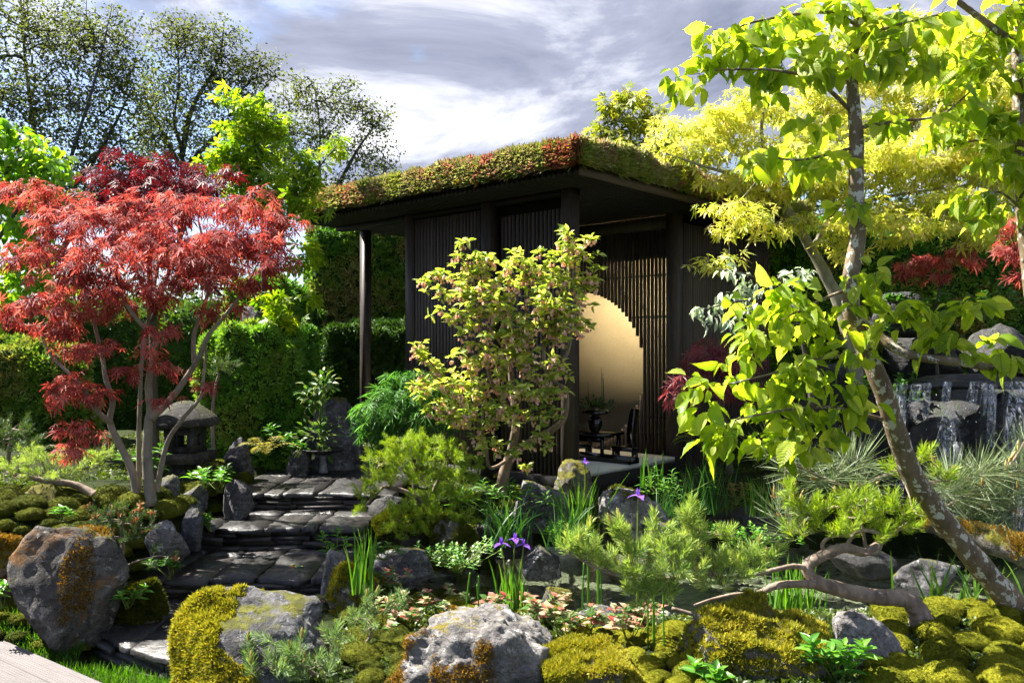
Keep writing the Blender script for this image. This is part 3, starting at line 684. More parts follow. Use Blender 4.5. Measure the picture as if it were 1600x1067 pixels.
# side wall to the right, slatted
rw = put('side_wall', make_mesh('wall_panel', lw(box((0.055, 1.95, 0.25), (0.10, 4.2, 3.12))[0]) - PB, [BOXF], M_dark), pav)
V, f = box((0, -0.026, 0), (0.04, 0, 2.72)); s3 = make_mesh('slat', V, f, M_slat)
for k in range(44): place('slat', s3, 0.012, 1.955 + 0.05 * k, 0.3, rw)
# light strip over the gate (the bright dots seen between the slats)
m, t = new_mat('warm_lamp'); g = NT(t); em = g.n('ShaderNodeEmission', i_Strength=150.0); em.inputs[0].default_value = (1, 0.80, 0.52, 1); g.out(em.outputs[0]); M_lamp = m
strip = part(pav, 'lamp_valance', *pbox(0.16, 2.7, 2.02, 2.04, 2.66, 2.94), M_dark)  # dark valance, added to keep the bulbs' glow off the screen slats
for k in range(17):
    c = lw([[0.25 + 0.15 * k, 2.09, 2.80]])[0]; V, T = ico(2); part(strip, 'bulb', V * 0.024 + c, [T], M_lamp, True)
# roof: slab, battens running across under the eave, fascia
E0l, E1l, E0r, E1r = -0.424, 3.70, -0.466, 4.15
rf = put('roof', make_mesh('roof_slab', lw(box((E0l + 0.03, E0r + 0.03, 3.165), (E1l - 0.03, E1r, 3.26))[0]) - PB, [BOXF], M_dark), pav); BASE[rf] = PB
V, f = box((0, 0, 0), (0.03, -(E1r - E0r), 0.05)); V = V[:, :]; bat = make_mesh('batten', np.c_[V[:, 0], -np.abs(V[:, 1]), V[:, 2]], [BOXF], M_batten)
for k in range(68): place('batten', bat, E0l + 0.002 + 0.0607 * k, E0r, 3.112, rf)
part(rf, 'fascia', *pbox(E0l - 0.025, E0l - 0.003, E0r + 0.02, E1r, 3.105, 3.2), M_fascia)
part(rf, 'beam', *pbox(-0.02, 3.6, -0.02, 0.1, 3.06, 3.108), M_dark)
# sedum mat on the roof: a soil cushion and dense fleshy tufts in patches of colour
def roof_h(l, r):
    e = np.minimum(np.minimum(l - E0l, E1l - l), np.minimum(r - E0r, E1r - r)); e = np.clip(e + 0.05, 0, 0.35) / 0.35
    return 3.20 + 0.20 * np.sqrt(1 - (1 - e) ** 2)
la = np.linspace(E0l - 0.04, E1l + 0.04, 64); ra = np.linspace(E0r - 0.04, E1r + 0.02, 66); LA, RA = np.meshgrid(la, ra)
z = roof_h(LA, RA) - 0.03 + 0.035 * fbm(np.stack([LA.ravel()*4, RA.ravel()*4, 0*LA.ravel()], -1), 3, 2).reshape(LA.shape)
ed = (LA < E0l) | (LA > E1l) | (RA < E0r); z[ed] = 3.17
a_ = np.arange(65)[:, None] * 64; b_ = np.arange(63)[None]
M_sedum_base = moss_mat('sedum_soil', [(0.03, 0.035, 0.01), (0.07, 0.075, 0.02), (0.10, 0.07, 0.03)], 6, 0.1)
part(rf, 'planting_mat', lw(np.stack([LA.ravel(), RA.ravel(), z.ravel()], -1)), [np.stack([a_+b_, a_+b_+1, a_+64+b_+1, a_+64+b_], -1).reshape(-1, 4)], M_sedum_base, True)
srg = np.random.default_rng(5); n = 30000
# most tufts along the two visible eaves, fewer over the top
l_ = srg.uniform(E0l - 0.06, E1l, n); r_ = srg.uniform(E0r - 0.06, E1r, n)
q = srg.random(n); e_ = srg.random(n) ** 1.6 * 0.55; A = q < 0.52; B = (q >= 0.52) & (q < 0.86)
r_[A] = E0r - 0.06 + e_[A]; l_[B] = E0l - 0.06 + e_[B]
z_ = roof_h(np.maximum(l_, E0l - 0.03), np.maximum(r_, E0r - 0.03)); low = (A | B) & (srg.random(n) < 0.42)
z_[low] = 3.19 + 0.17 * srg.random(low.sum()); r_[low & A] = E0r - 0.065 + 0.03 * srg.random((low & A).sum()); l_[low & B] = E0l - 0.065 + 0.03 * srg.random((low & B).sum())
pts = lw(np.stack([l_, r_, z_], -1)); lump = fbm(pts * 5, 3, 9); pts[:, 2] += 0.07 * lump * np.where(z_ > 3.3, 1.0, 0.4)
outw = np.zeros((n, 3)); outw[:, 2] = 1.0; outw[low & A] += np.array([*(-RD), 0]) * 2.2; outw[low & B] += np.array([*(-LD), 0]) * 2.2
TV = []; TF = []
for k in range(9):
    a = k * 2.4; rr = 0.15 + 0.05 * k; b = len(TV); h0 = 0.25 + 0.09 * (8 - k)
    c, s = math.cos(a), math.sin(a); e1 = np.array([c * rr, h0, s * rr]); sd = np.array([-s, 0, c]) * 0.16
    TV += [e1 * [0.3, 0.3, 0.3] - sd * 0.4, e1 + sd, e1 * 1.0 + np.array([c, 0.9, s]) * 0.45, e1 - sd]; TF += [[b, b+1, b+2], [b, b+2, b+3]]
TV = np.array(TV); TF = [np.array(TF)]
pal = np.array([(0.22, 0.25, 0.06), (0.16, 0.22, 0.045), (0.29, 0.28, 0.11), (0.21, 0.24, 0.07), (0.30, 0.24, 0.16), (0.25, 0.24, 0.11), (0.17, 0.22, 0.06), (0.31, 0.20, 0.16), (0.33, 0.11, 0.11), (0.26, 0.23, 0.14), (0.28, 0.29, 0.07), (0.19, 0.25, 0.05)])
pn = fbm(pts * 2.6, 3, 31) * 0.5 + 0.5; pn2 = fbm(pts * 5.1, 2, 77) * 0.5 + 0.5
ci = np.clip((pn * 2.2 + pn2 * 1.1 - 1.15 + srg.normal(size=n) * 0.05) * len(pal), 0, len(pal) - 1).astype(int)
tint = pal[ci] * (1.05 + 0.8 * srg.random((n, 1)))
dd = np.linalg.norm((pts - lw([[E0l, E0r, 3.4]])[0])[:, :2], axis=1); red = (dd < 0.24) & (pts[:, 0] < 0.56); red &= srg.random(n) < 0.7; tint[red] = np.array((0.36, 0.09, 0.09)) * (0.7 + 0.6 * srg.random((red.sum(), 1)))
w_ = (srg.random(n) < 0.004); tint[w_] = (0.6, 0.38, 0.02)
V, f = inst(TV, TF, pts, frames(outw + srg.normal(size=(n, 3)) * 0.35, rand_unit(n, srg)), 0.055 + 0.035 * srg.random(n))
M_sedum = leaf_mat('sedum_leaves', [(0.10, 0.14, 0.02), (0.16, 0.18, 0.04)], 0.3, (1.3, 1.2, 0.7), 0.5, 0.3, True)
part(rf, 'sedum', V, f, M_sedum, False, np.repeat(tint, len(TF[0]), 0), 'stuff')

# ---- furniture in the porch
M_lac = simple_mat('black_lacquer', (0.006, 0.005, 0.005), (0.012, 0.010, 0.010), 0.18, 0.6, 5, 0.05, 0.001)
def fl(px, Y): x = (px - CX) / F * Y; return np.array([x, Y, FL])
tb = fl(930, 9.05); th = thing('low_table', 'low black lacquered table carrying the vase inside the pavilion', 'table', tb)
def rbox(th, name, l0, l1, r0, r1, z0, z1, mat):
    V, f = box((l0, r0, z0), (l1, r1, z1)); o = BASE[th]; W = np.c_[o[:2] + V[:, :1] * LD + V[:, 1:2] * RD, o[2] + V[:, 2]]; return part(th, name, W, f, mat)
rbox(th, 'table_top', -0.22, 0.24, -0.16, 0.22, 0.245, 0.275, M_lac)
for a in (-0.19, 0.18):
    for b in (-0.13, 0.16): rbox(th, 'leg', a, a + 0.03, b, b + 0.03, 0.002, 0.244, M_lac)
rbox(th, 'apron', -0.18, 0.2, -0.11, -0.09, 0.18, 0.244, M_lac)
vb = tb + [0.0, 0.0, 0.277]; va = thing('vase', 'round black vase with a wide dark bowl and upright stems', 'vase', vb)
part(va, 'body', *lathe([(0.001, 0), (0.045, 0), (0.05, 0.01), (0.075, 0.06), (0.077, 0.11), (0.06, 0.15), (0.035, 0.17), (0.04, 0.18)], vb), M_lac, True)
part(va, 'bowl', *lathe([(0.035, 0.178), (0.09, 0.182), (0.14, 0.195), (0.148, 0.215), (0.13, 0.235), (0.05, 0.24), (0.001, 0.235)], vb), M_lac, True)
M_stem = leaf_mat('dark_stems', [(0.02, 0.05, 0.012), (0.05, 0.10, 0.02)], 0.3)
ac = Acc()
for dx, hgt in ((-0.075, 0.30), (0.07, 0.46), (0.085, 0.40), (0.09, 0.34)):
    b = vb + [dx, 0, 0.23]; ac.add(*tube(catmull([b, b + [0.002, 0, hgt * 0.5], b + [-0.004, 0, hgt]], 4), np.linspace(0.006, 0.002, 9), 5))
ac.part(va, 'stems', M_stem, True, 'stuff')
lp = vb + [0, 0, 0.28] + RNG.normal(size=(90, 3)) * [0.075, 0.05, 0.035]
part(va, 'leaves', *inst(*t_oval(0.5, 1, 3), lp, frames(lp - vb - [0, 0, 0.2] + RNG.normal(size=lp.shape) * 0.05, RNG.normal(size=lp.shape) + [0, -0.4, 0.6]), 0.05 + 0.02 * RNG.random(90)), M_stem, False, None, 'stuff')
def chair(px, Y, flip, label):
    b = fl(px, Y); th = thing('low_chair', label, 'chair', b, 'low black chairs in the pavilion'); s = flip
    u = np.linspace(0, 1, 9); w = 0.17
    pr = np.stack([s * (0.03 + 0.05 * np.sin(u * 2.2)), u * 0], -1); zz_ = 0.06 + 0.47 * u
    V = []; 
    for off in (-0.012, 0.012):
        for i in range(9):
            for v in (-w, -w * 0.5, 0, w * 0.5, w):
                taper = 1 - 0.25 * max(0, u[i] - 0.7) / 0.3
                q = s * (0.05 + 0.10 * (u[i] - 0.4) ** 2 + off) - s * 0.05 * (v / w) ** 2
                V.append([*(b[:2] + LD * 0 + np.array([q, 0]) + np.array([0.0, v * taper])), b[2] + zz_[i]])
    V = np.array(V); g0 = [[i*5+j, i*5+j+1, (i+1)*5+j+1, (i+1)*5+j] for i in range(8) for j in range(4)]; g1 = [[45 + a for a in q[::-1]] for q in g0]
    ring = [j for j in range(5)] + [i*5+4 for i in range(1, 9)] + [40 + j for j in range(3, -1, -1)] + [i*5 for i in range(7, 0, -1)]
    rim = [[ring[k], ring[(k+1) % len(ring)], 45 + ring[(k+1) % len(ring)], 45 + ring[k]] for k in range(len(ring))]
    part(th, 'backrest', V, [np.array(g0 + g1 + rim)], M_lac, True)
    V, f = box((-0.2 if s > 0 else -0.06, -0.17, 0.10), (0.06 if s > 0 else 0.2, 0.17, 0.135)); part(th, 'seat', V + b, f, M_lac)
    for x in (-0.18 if s > 0 else -0.04, 0.03 if s > 0 else 0.16):
        for y in (-0.15, 0.12): V, f = box((x, y, 0.003), (x + 0.028, y + 0.028, 0.0995)); part(th, 'leg', V + b, f, M_lac)
chair(985, 8.95, 1, 'low black curved-back chair at the slatted side of the table')
chair(893, 9.2, -1, 'low black chair half hidden by the corner post')
bb = fl(952, 8.72); tr_ = thing('floor_tray', 'long low black tray on the pale pavilion floor', 'tray', bb)
rbox(tr_, 'tray_base', -0.30, 0.32, -0.06, 0.1, 0.003, 0.06, M_lac); rbox(tr_, 'rim', -0.31, 0.33, -0.075, -0.062, 0.003, 0.085, M_lac)
# ================================================================== TREES
M_barkgrey = bark_mat('maple_bark', (0.10, 0.085, 0.06), (0.26, 0.22, 0.17), None, 0.5, 10)
M_twig = bark_mat('dark_twig_bark', (0.035, 0.028, 0.022), (0.09, 0.075, 0.06))
# ---- background trees, bare-ish spring crowns against the sky
M_bgleaf = leaf_mat('young_leaves', [(0.05, 0.065, 0.025), (0.10, 0.125, 0.04), (0.17, 0.20, 0.07)], 0.45, (1.4, 1.4, 0.6), 0.55, 0.3, False, 0.5)
M_bgbark = bark_mat('far_bark', (0.035, 0.035, 0.034), (0.08, 0.08, 0.076), None, 0.5, 2)
def far_tree(label, base, limbs, clusters, dens, per, seed, size=0.095):
    rng = np.random.default_rng(seed); b = P(*base); b[2] = 0.0; th = thing('background_tree', label, 'tree', b, 'tall spring trees behind the garden')
    sk = Skel(90000); limbs = [(p_, a_ * 0.65, b_ * 0.45) for p_, a_, b_ in limbs]; limbs_of(th, sk, limbs, M_bgbark, 7, 0.1, 5)
    tips, cen = clusters_to_tips(clusters, dens, rng, 0.7, 0.5); sk.grow(tips, 0.55, 0.05, 0.10, rng, 0.3)
    tw = sk.twigs(0.009, 2.3, 0.08, 4); part(th, 'twigs', *tw, M_bgbark, False, None, 'stuff')
    pos, R, s = leaves_at(tips, cen, per, size, 0.28, rng, 0.3, 0.3, 0.6, 0.9)
    part(th, 'foliage', *inst(*t_kite(0.7, 0.1), pos, R, s), M_bgleaf, False, None, 'stuff')
far_tree('tall dark spring tree filling the top corner above the crimson maples', (70, 500, 26), [
    ([(70, 560, 26), (75, 400, 26), (60, 250, 26), (40, 100, 26.5), (30, -40, 26)], 0.2, 0.04), ([(72, 380, 26), (110, 250, 25.5), (150, 120, 25), (175, 10, 25)], 0.12, 0.03),
    ([(66, 320, 26), (20, 220, 25), (-40, 150, 25)], 0.16, 0.05), ([(85, 330, 26), (160, 230, 26), (210, 130, 26.5)], 0.15, 0.04), ([(74, 420, 26), (150, 320, 25), (210, 270, 25)], 0.14, 0.04)],
    [(40, 40, 26, 110, 70), (140, 60, 25.5, 80, 70), (10, 150, 25, 80, 70), (110, 160, 26, 100, 70), (190, 120, 26, 50, 80), (60, 250, 25.5, 110, 60), (170, 240, 26, 70, 70), (120, 310, 25, 110, 45), (-60, 120, 26, 60, 120), (215, 290, 26, 60, 50), (235, 190, 27, 40, 60), (0, 320, 25, 90, 40)], 150, 8, 41)
far_tree('dark spring tree with a forked pale trunk, middle of the three behind', (285, 500, 28), [
    ([(282, 560, 28), (280, 400, 28), (285, 250, 28), (272, 190, 28), (280, 130, 28), (275, 30, 28)], 0.17, 0.03), ([(284, 245, 28), (300, 170, 28), (340, 100, 28), (350, 40, 28)], 0.16, 0.04),
    ([(281, 260, 28), (250, 200, 28), (225, 150, 28)], 0.14, 0.04), ([(283, 270, 28), (330, 220, 28), (400, 160, 28)], 0.15, 0.04)],
    [(275, 60, 28, 50, 45), (330, 70, 28, 60, 45), (260, 130, 28, 60, 45), (340, 130, 28, 70, 50), (400, 110, 28, 50, 40), (300, 190, 28, 90, 40), (390, 180, 28, 50, 40), (240, 230, 28, 40, 50), (340, 250, 28, 90, 40), (420, 230, 28, 50, 50), (280, 300, 28, 110, 30)], 170, 7, 42)
far_tree('low spreading dark spring tree just above the planted roof', (520, 500, 29), [
    ([(525, 560, 29), (515, 400, 29), (500, 280, 29), (500, 200, 29), (490, 130, 29)], 0.14, 0.03), ([(508, 330, 29), (555, 240, 29), (590, 190, 29)], 0.14, 0.03), ([(512, 380, 29), (570, 300, 29), (610, 260, 29)], 0.12, 0.03), ([(505, 320, 29), (455, 230, 29), (430, 170, 29)], 0.13, 0.03)],
    [(470, 150, 29, 45, 35), (530, 160, 29, 50, 40), (585, 190, 29, 35, 35), (500, 220, 29, 70, 40), (580, 250, 29, 50, 35), (440, 200, 29, 40, 40), (540, 290, 29, 70, 25), (450, 270, 29, 50, 40)], 170, 7, 43)

# ---- the far ends of the garden: low trees closing the view behind the walls
M_hedge_far = leaf_mat('far_hedge_leaves', [(0.012, 0.028, 0.006), (0.025, 0.05, 0.01), (0.05, 0.085, 0.016)], 0.35)
def bush(name, label, cat, clusters, dens, per, size, spread, mat, seed, tpl, base=None, group=None, core=True, droop=0.3, tilt=0.7):
    rng = np.random.default_rng(seed); b = base if base is not None else drop(clusters[0][0], clusters[0][2])
    th = thing(name, label, cat, b, group); tips, cen = clusters_to_tips(clusters, dens, rng, 0.8, 0.5)
    sk = Skel(); sk.path([b, b * 0.5 + np.append(cen.mean(0)[:2], tips[:, 2].min()) * 0.5], [0.015, 0.012]); sk.grow(tips, 0.15, 0.1, 0.08, rng, 0.2, 0)
    part(th, 'stems', *sk.twigs(0.0018, 2.3, 0.03), M_twig, False, None, 'stuff')
    pos, R, s = leaves_at(tips, cen, per, size, spread, rng, droop, 0.6, 1.0, tilt)
    part(th, 'foliage', *inst(*tpl, pos, R, s), mat, False, None, 'stuff'); return th
for q, (a, lab, cl) in enumerate(((61, 'dark evergreen shrub at the far garden edge under the spring trees', [(40, 470, 13, 90, 60), (180, 470, 13.5, 100, 60), (330, 460, 14, 90, 70), (-60, 450, 13, 80, 90), (120, 520, 13, 130, 40), (280, 520, 13, 110, 50)]),
                   (62, 'dark evergreen shrub closing the view above the living wall', [(1250, 300, 14, 90, 60), (1400, 290, 14, 100, 60), (1550, 300, 14, 100, 70), (1680, 300, 14, 90, 90)]))):
    bush('evergreen_shrub', lab, 'shrub', cl, 60, 16, 0.12, 0.28, M_hedge_far, a, t_kite(0.5))

# ---- crimson maples
M_red = leaf_mat('crimson_leaves', [(0.12, 0.022, 0.026), (0.24, 0.045, 0.045), (0.36, 0.095, 0.082), (0.45, 0.19, 0.16)], 0.48, (1.5, 0.85, 0.65), 0.55, 0.16)
M_purple = leaf_mat('purple_leaves', [(0.045, 0.008, 0.018), (0.09, 0.012, 0.024), (0.20, 0.022, 0.030)], 0.4, (1.8, 0.7, 0.5), 0.5, 0.25)
MP = [t_maple(7, 0.085, 120, 0.35 + 0.15 * k, 0.42, 0.5) for k in range(3)]
red_me = [make_mesh('maple_leaf', *t, M_red) for t in MP]
rng = np.random.default_rng(101)
rb = P(228, 790, 5.8); rm = thing('crimson_maple', 'crimson Japanese maple on pale branching stems beside the slate steps', 'tree', rb)
sk = Skel(); Y = 5.8
limbs_of(rm, sk, [
    ([(236, 790, Y), (230, 720, Y), (232, 662, Y), (235, 640, Y), (232, 600, Y-.05), (238, 565, Y-.1), (243, 530, Y-.1), (220, 505, Y-.15), (195, 470, Y-.2), (180, 420, Y-.2)], 0.034, 0.010),
    ([(216, 785, Y), (206, 735, Y), (190, 700, Y), (172, 660, Y), (176, 628, Y), (165, 590, Y), (158, 550, Y+.1), (140, 480, Y+.1), (120, 430, Y+.1)], 0.029, 0.009),
    ([(174, 662, Y), (150, 640, Y-.1), (125, 600, Y-.1), (80, 555, Y-.1), (60, 510, Y-.1)], 0.02, 0.007),
    ([(236, 655, Y), (268, 622, Y), (290, 592, Y), (310, 560, Y-.05), (325, 525, Y-.1), (350, 495, Y-.1), (380, 455, Y-.1), (396, 425, Y-.1)], 0.026, 0.008),
    ([(304, 572, Y), (303, 525, Y+.1), (318, 480, Y+.1), (328, 440, Y+.1), (318, 380, Y+.15), (310, 345, Y+.15)], 0.018, 0.007),
    ([(243, 788, Y+.1), (250, 740, Y+.1), (262, 690, Y+.1), (285, 655, Y+.1), (312, 622, Y+.1), (318, 590, Y+.15), (322, 540, Y+.2)], 0.021, 0.008),
    ([(217, 790, Y+.12), (217, 690, Y+.12), (219, 620, Y+.12), (222, 560, Y+.15), (235, 480, Y+.2), (250, 400, Y+.2)], 0.018, 0.010)], M_barkgrey, 10, 0.10)
rcl = [(40, 300, Y+.2, 42, 16), (80, 325, Y+.1, 55, 18), (200, 335, Y, 80, 22), (290, 330, Y, 80, 20), (375, 325, Y, 70, 18), (425, 350, Y, 55, 20), (120, 355, Y-.1, 70, 18), (250, 365, Y-.2, 80, 16), (340, 370, Y-.2, 70, 16),
       (60, 395, Y-.2, 65, 16), (160, 405, Y-.3, 75, 18), (270, 400, Y-.3, 70, 18), (350, 402, Y-.3, 70, 18), (425, 400, Y-.2, 50, 18), (455, 425, Y-.1, 32, 9), (110, 430, Y-.2, 60, 14), (220, 440, Y-.3, 60, 15), (310, 440, Y-.3, 60, 13), (395, 440, Y-.2, 45, 14),
       (30, 480, Y-.1, 50, 16), (95, 478, Y-.2, 60, 17), (170, 475, Y-.1, 55, 14), (240, 468, Y, 50, 12), (30, 505, Y, 30, 12), (100, 515, Y-.2, 50, 16), (150, 545, Y-.1, 45, 14), (100, 545, Y-.1, 30, 14), (255, 510, Y-.2, 32, 10), (250, 550, Y-.2, 34, 8), (340, 490, Y, 25, 12), (360, 470, Y, 30, 9),
       (110, 600, Y-.2, 36, 16), (150, 615, Y-.2, 34, 12), (85, 625, Y-.1, 22, 12), (205, 580, Y-.2, 36, 9), (240, 572, Y-.2, 20, 7), (120, 680, Y-.2, 34, 22), (105, 700, Y-.2, 26, 12), (310, 607, Y-.1, 28, 9), (240, 625, Y-.2, 24, 6), (280, 580, Y+.1, 28, 8)]
rcl = [(a, b, c, d, e * (1.55 if b < 480 else 1.25)) for a, b, c, d, e in rcl] + [(150, 380, Y+.2, 90, 26), (240, 390, Y+.3, 90, 26), (330, 385, Y+.2, 80, 26), (400, 375, Y+.1, 60, 24), (130, 450, Y+.2, 80, 22), (330, 425, Y+.2, 70, 20)]
tips, cen = clusters_to_tips(rcl, 470, rng, 0.75, 0.5); sk.grow(tips, 0.12, 0.06, 0.07, rng, 0.5, 20)
part(rm, 'twigs', *sk.twigs(0.0011, 2.3, 0.016), M_barkgrey, False, None, 'stuff')
pos, R, s = leaves_at(tips, cen, 11, 0.064, 0.085, rng, 0.75, 0.5, 1.0, 0.4, 0.25, 0.6)
rest = hero_leaves(rm, red_me, pos, R, s, 300)
part(rm, 'foliage', *inst(*MP[1], pos[rest], R[rest], s[rest]), M_red, False, None, 'stuff')
rng = np.random.default_rng(102)
pb = drop(240, 6.9); pm = thing('purple_maple', 'dark purple-red maple rising behind the crimson maple', 'tree', pb); sk = Skel(); Y = 6.7
limbs_of(pm, sk, [([(245, 790, 6.9), (240, 600, 6.9), (235, 450, 6.8), (230, 350, 6.7), (225, 290, Y)], 0.035, 0.01), ([(238, 500, 6.8), (280, 380, Y), (310, 300, Y)], 0.018, 0.006), ([(238, 480, 6.8), (190, 370, Y), (165, 300, Y)], 0.018, 0.006)], M_twig, 8)
tips, cen = clusters_to_tips([(205, 247, Y, 45, 11), (270, 262, Y, 60, 13), (320, 270, Y, 42, 14), (165, 275, Y, 42, 18), (220, 275, Y-.1, 60, 16), (290, 292, Y-.1, 70, 16), (180, 300, Y-.1, 60, 20), (250, 312, Y-.1, 80, 18), (335, 300, Y, 35, 16), (145, 320, Y, 35, 22), (210, 335, Y, 80, 20)], 420, rng, 0.8)
sk.grow(tips, 0.12, 0.06, 0.07, rng, 0.5, 8); part(pm, 'twigs', *sk.twigs(0.0011, 2.3, 0.014), M_twig, False, None, 'stuff')
pos, R, s = leaves_at(tips, cen, 9, 0.085, 0.09, rng, 0.6, 0.5, 1.0, 0.5, 0.25, 0.7); part(pm, 'foliage', *inst(*MP[0], pos, R, s), M_purple, False, None, 'stuff')

# ---- bright green maples behind
M_lime = leaf_mat('lime_leaves', [(0.07, 0.16, 0.010), (0.17, 0.29, 0.015), (0.34, 0.42, 0.03)], 0.6, (1.5, 1.4, 0.35), 0.4, 0.35)
M_lime2 = leaf_mat('fresh_green_leaves', [(0.07, 0.18, 0.015), (0.16, 0.30, 0.025), (0.32, 0.43, 0.05)], 0.6, (1.5, 1.5, 0.4), 0.4, 0.35)
MG = t_maple(5, 0.17, 105, 0.3, 0.6, 0.55)
def maple(name, label, cat, base, limbs, clusters, dens, per, size, spread, mat, seed, tpl, bark=None, droop=0.5, group=None, tip_r=0.0013, hero=0, flat=0.8):
    rng = np.random.default_rng(seed); th = thing(name, label, cat, base, group); sk = Skel(); limbs_of(th, sk, limbs, bark or M_twig, 8)
    tips, cen = clusters_to_tips(clusters, dens, rng, 0.8, 0.5); sk.grow(tips, 0.14, 0.06, 0.07, rng, 0.4, 4)
    part(th, 'twigs', *sk.twigs(tip_r, 2.3, 0.02), bark or M_twig, False, None, 'stuff')
    pos, R, s = leaves_at(tips, cen, per, size, spread, rng, droop, 0.5, 1.0, 0.5, 0.25, flat)
    if hero:
        rest = hero_leaves(th, [make_mesh('leaf', *tpl, mat)], pos, R, s, hero); pos, R, s = pos[rest], R[rest], s[rest]
    part(th, 'foliage', *inst(*tpl, pos, R, s), mat, False, None, 'stuff'); return th
maple('green_maple', 'bright lime green maple standing between crimson maple and pavilion roof', 'tree', drop(400, 9.0),
      [([(405, 760, 9), (410, 550, 9), (412, 400, 9), (405, 280, 9), (395, 190, 9)], 0.04, 0.01), ([(411, 420, 9), (460, 330, 8.9), (500, 260, 8.8), (530, 225, 8.8)], 0.02, 0.006), ([(410, 340, 9), (360, 270, 9), (340, 235, 9)], 0.016, 0.006)],
      [(360, 155, 9, 14, 10), (395, 170, 9, 45, 18), (370, 200, 9, 40, 20), (420, 200, 9, 35, 24), (395, 230, 9, 55, 22), (350, 240, 9, 35, 18), (420, 265, 9, 50, 24), (370, 275, 9, 45, 20), (320, 245, 9, 24, 10), (440, 300, 8.9, 45, 24), (400, 310, 9, 40, 20), (510, 225, 8.8, 32, 14), (490, 255, 8.8, 35, 16), (470, 285, 8.8, 38, 16), (480, 320, 8.7, 35, 18), (440, 340, 8.8, 30, 14),
       (470, 400, 8.6, 30, 22), (480, 460, 8.6, 16, 10), (430, 470, 8.4, 40, 14), (460, 495, 8.4, 24, 10), (420, 500, 8.4, 24, 8)], 330, 7, 0.105, 0.12, M_lime, 111, MG)
LEAF_OV = t_oval(0.62, 1, 4, 0.1, 0.2)
maple('lime_tree', 'lime green broad-leaved tree at the edge beyond the crimson maple', 'tree', drop(-30, 8.0),
      [([(-40, 760, 8), (-35, 500, 8), (-10, 350, 8), (15, 250, 8)], 0.05, 0.012), ([(-20, 400, 8), (50, 300, 7.9), (100, 290, 7.9)], 0.02, 0.006)],
      [(20, 210, 8, 40, 20), (50, 240, 8, 45, 24), (10, 260, 8, 40, 30), (80, 275, 7.9, 40, 22), (110, 300, 7.9, 24, 16), (30, 300, 8, 50, 24), (-30, 230, 8, 50, 50), (20, 350, 8, 50, 30), (50, 400, 8, 40, 24), (20, 440, 8, 60, 24), (80, 440, 8, 40, 20), (-20, 480, 8, 40, 40)], 330, 7, 0.105, 0.11, M_lime2, 112, LEAF_OV, droop=0.8)
# ---- golden maple and its neighbours on the right
M_gold_leaf = leaf_mat('golden_leaves', [(0.28, 0.35, 0.04), (0.44, 0.48, 0.08), (0.58, 0.57, 0.15), (0.62, 0.52, 0.22)], 0.66, (1.3, 1.3, 0.6), 0.4, 0.35)
Y = 8.2
maple('golden_maple', 'golden yellow maple spreading over the roof end of the pavilion', 'tree', drop(1330, 8.4),
      [([(1345, 640, 8.4), (1320, 500, 8.4), (1290, 430, 8.4), (1262, 380, 8.4), (1232, 330, 8.3), (1200, 270, 8.2)], 0.075, 0.03), ([(1268, 390, 8.4), (1330, 290, 8.4), (1400, 220, 8.4), (1450, 170, 8.4)], 0.03, 0.01), ([(1232, 330, 8.3), (1160, 280, 8.1), (1100, 260, 8.0), (1040, 240, 8)], 0.028, 0.008),
       ([(1320, 320, 8.4), (1430, 300, 8.3), (1520, 290, 8.3)], 0.02, 0.008), ([(1200, 270, 8.2), (1190, 200, 8.3), (1200, 150, 8.3)], 0.025, 0.008)],
      [(1060, 200, Y, 50, 22), (1110, 190, Y, 50, 24), (1160, 180, Y+.2, 60, 30), (1220, 170, Y+.3, 60, 30), (1290, 160, Y+.4, 60, 30), (1030, 235, Y, 40, 16), (1090, 240, Y-.1, 60, 22), (1160, 230, Y, 60, 26), (1230, 230, Y, 60, 26), (1300, 210, Y+.2, 60, 30), (1370, 190, Y+.3, 60, 36), (1440, 170, Y+.3, 60, 40), (1510, 190, Y+.3, 60, 40), (1570, 200, Y+.3, 60, 40),
       (1130, 280, Y-.2, 50, 22), (1190, 285, Y-.1, 50, 24), (1250, 290, Y, 60, 24), (1320, 280, Y, 60, 28), (1390, 260, Y, 60, 30), (1460, 260, Y, 60, 30), (1530, 265, Y, 60, 30), (1590, 280, Y, 50, 40), (1130, 320, Y-.7, 40, 14), (1180, 330, Y-.7, 40, 14), (1120, 360, Y-.7, 28, 8), (1150, 350, Y-.7, 30, 10), (1100, 415, Y-.9, 24, 6), (1135, 405, Y-.9, 28, 9), (1200, 360, Y-.6, 30, 14),
       (1340, 330, Y, 70, 22), (1420, 330, Y, 60, 22), (1500, 330, Y, 60, 20), (1400, 365, Y-.2, 50, 12), (1300, 375, Y-.2, 40, 12), (1260, 345, Y-.1, 40, 14), (1330, 400, Y, 50, 8), (1290, 110, Y+.4, 60, 24), (1380, 120, Y+.5, 70, 30), (1500, 110, Y+.5, 70, 40), (1590, 120, Y+.5, 50, 50), (1450, 60, Y+.6, 70, 40), (1560, 50, Y+.6, 70, 40), (1350, 60, Y+.6, 60, 30), (1480, 130, Y, 80, 40), (1570, 160, Y, 60, 50), (1500, 220, Y-.3, 70, 36), (1400, 230, Y-.3, 70, 36), (1300, 250, Y-.4, 60, 30), (1210, 260, Y-.4, 60, 26), (1450, 350, Y-.5, 60, 18), (1550, 370, Y-.4, 60, 20), (1380, 345, Y-.5, 50, 16), (1500, 310, Y-.4, 60, 24), (1330, 355, Y-.5, 40, 14), (1590, 330, Y-.4, 50, 30)], 270, 13, 0.088, 0.15, M_gold_leaf, 113, t_maple(5, 0.13, 110, 0.35, 0.5, 0.5), bark_mat('pale_maple_bark', (0.13, 0.12, 0.08), (0.30, 0.28, 0.2)), 0.6, None, 0.0012, 0, 0.6)
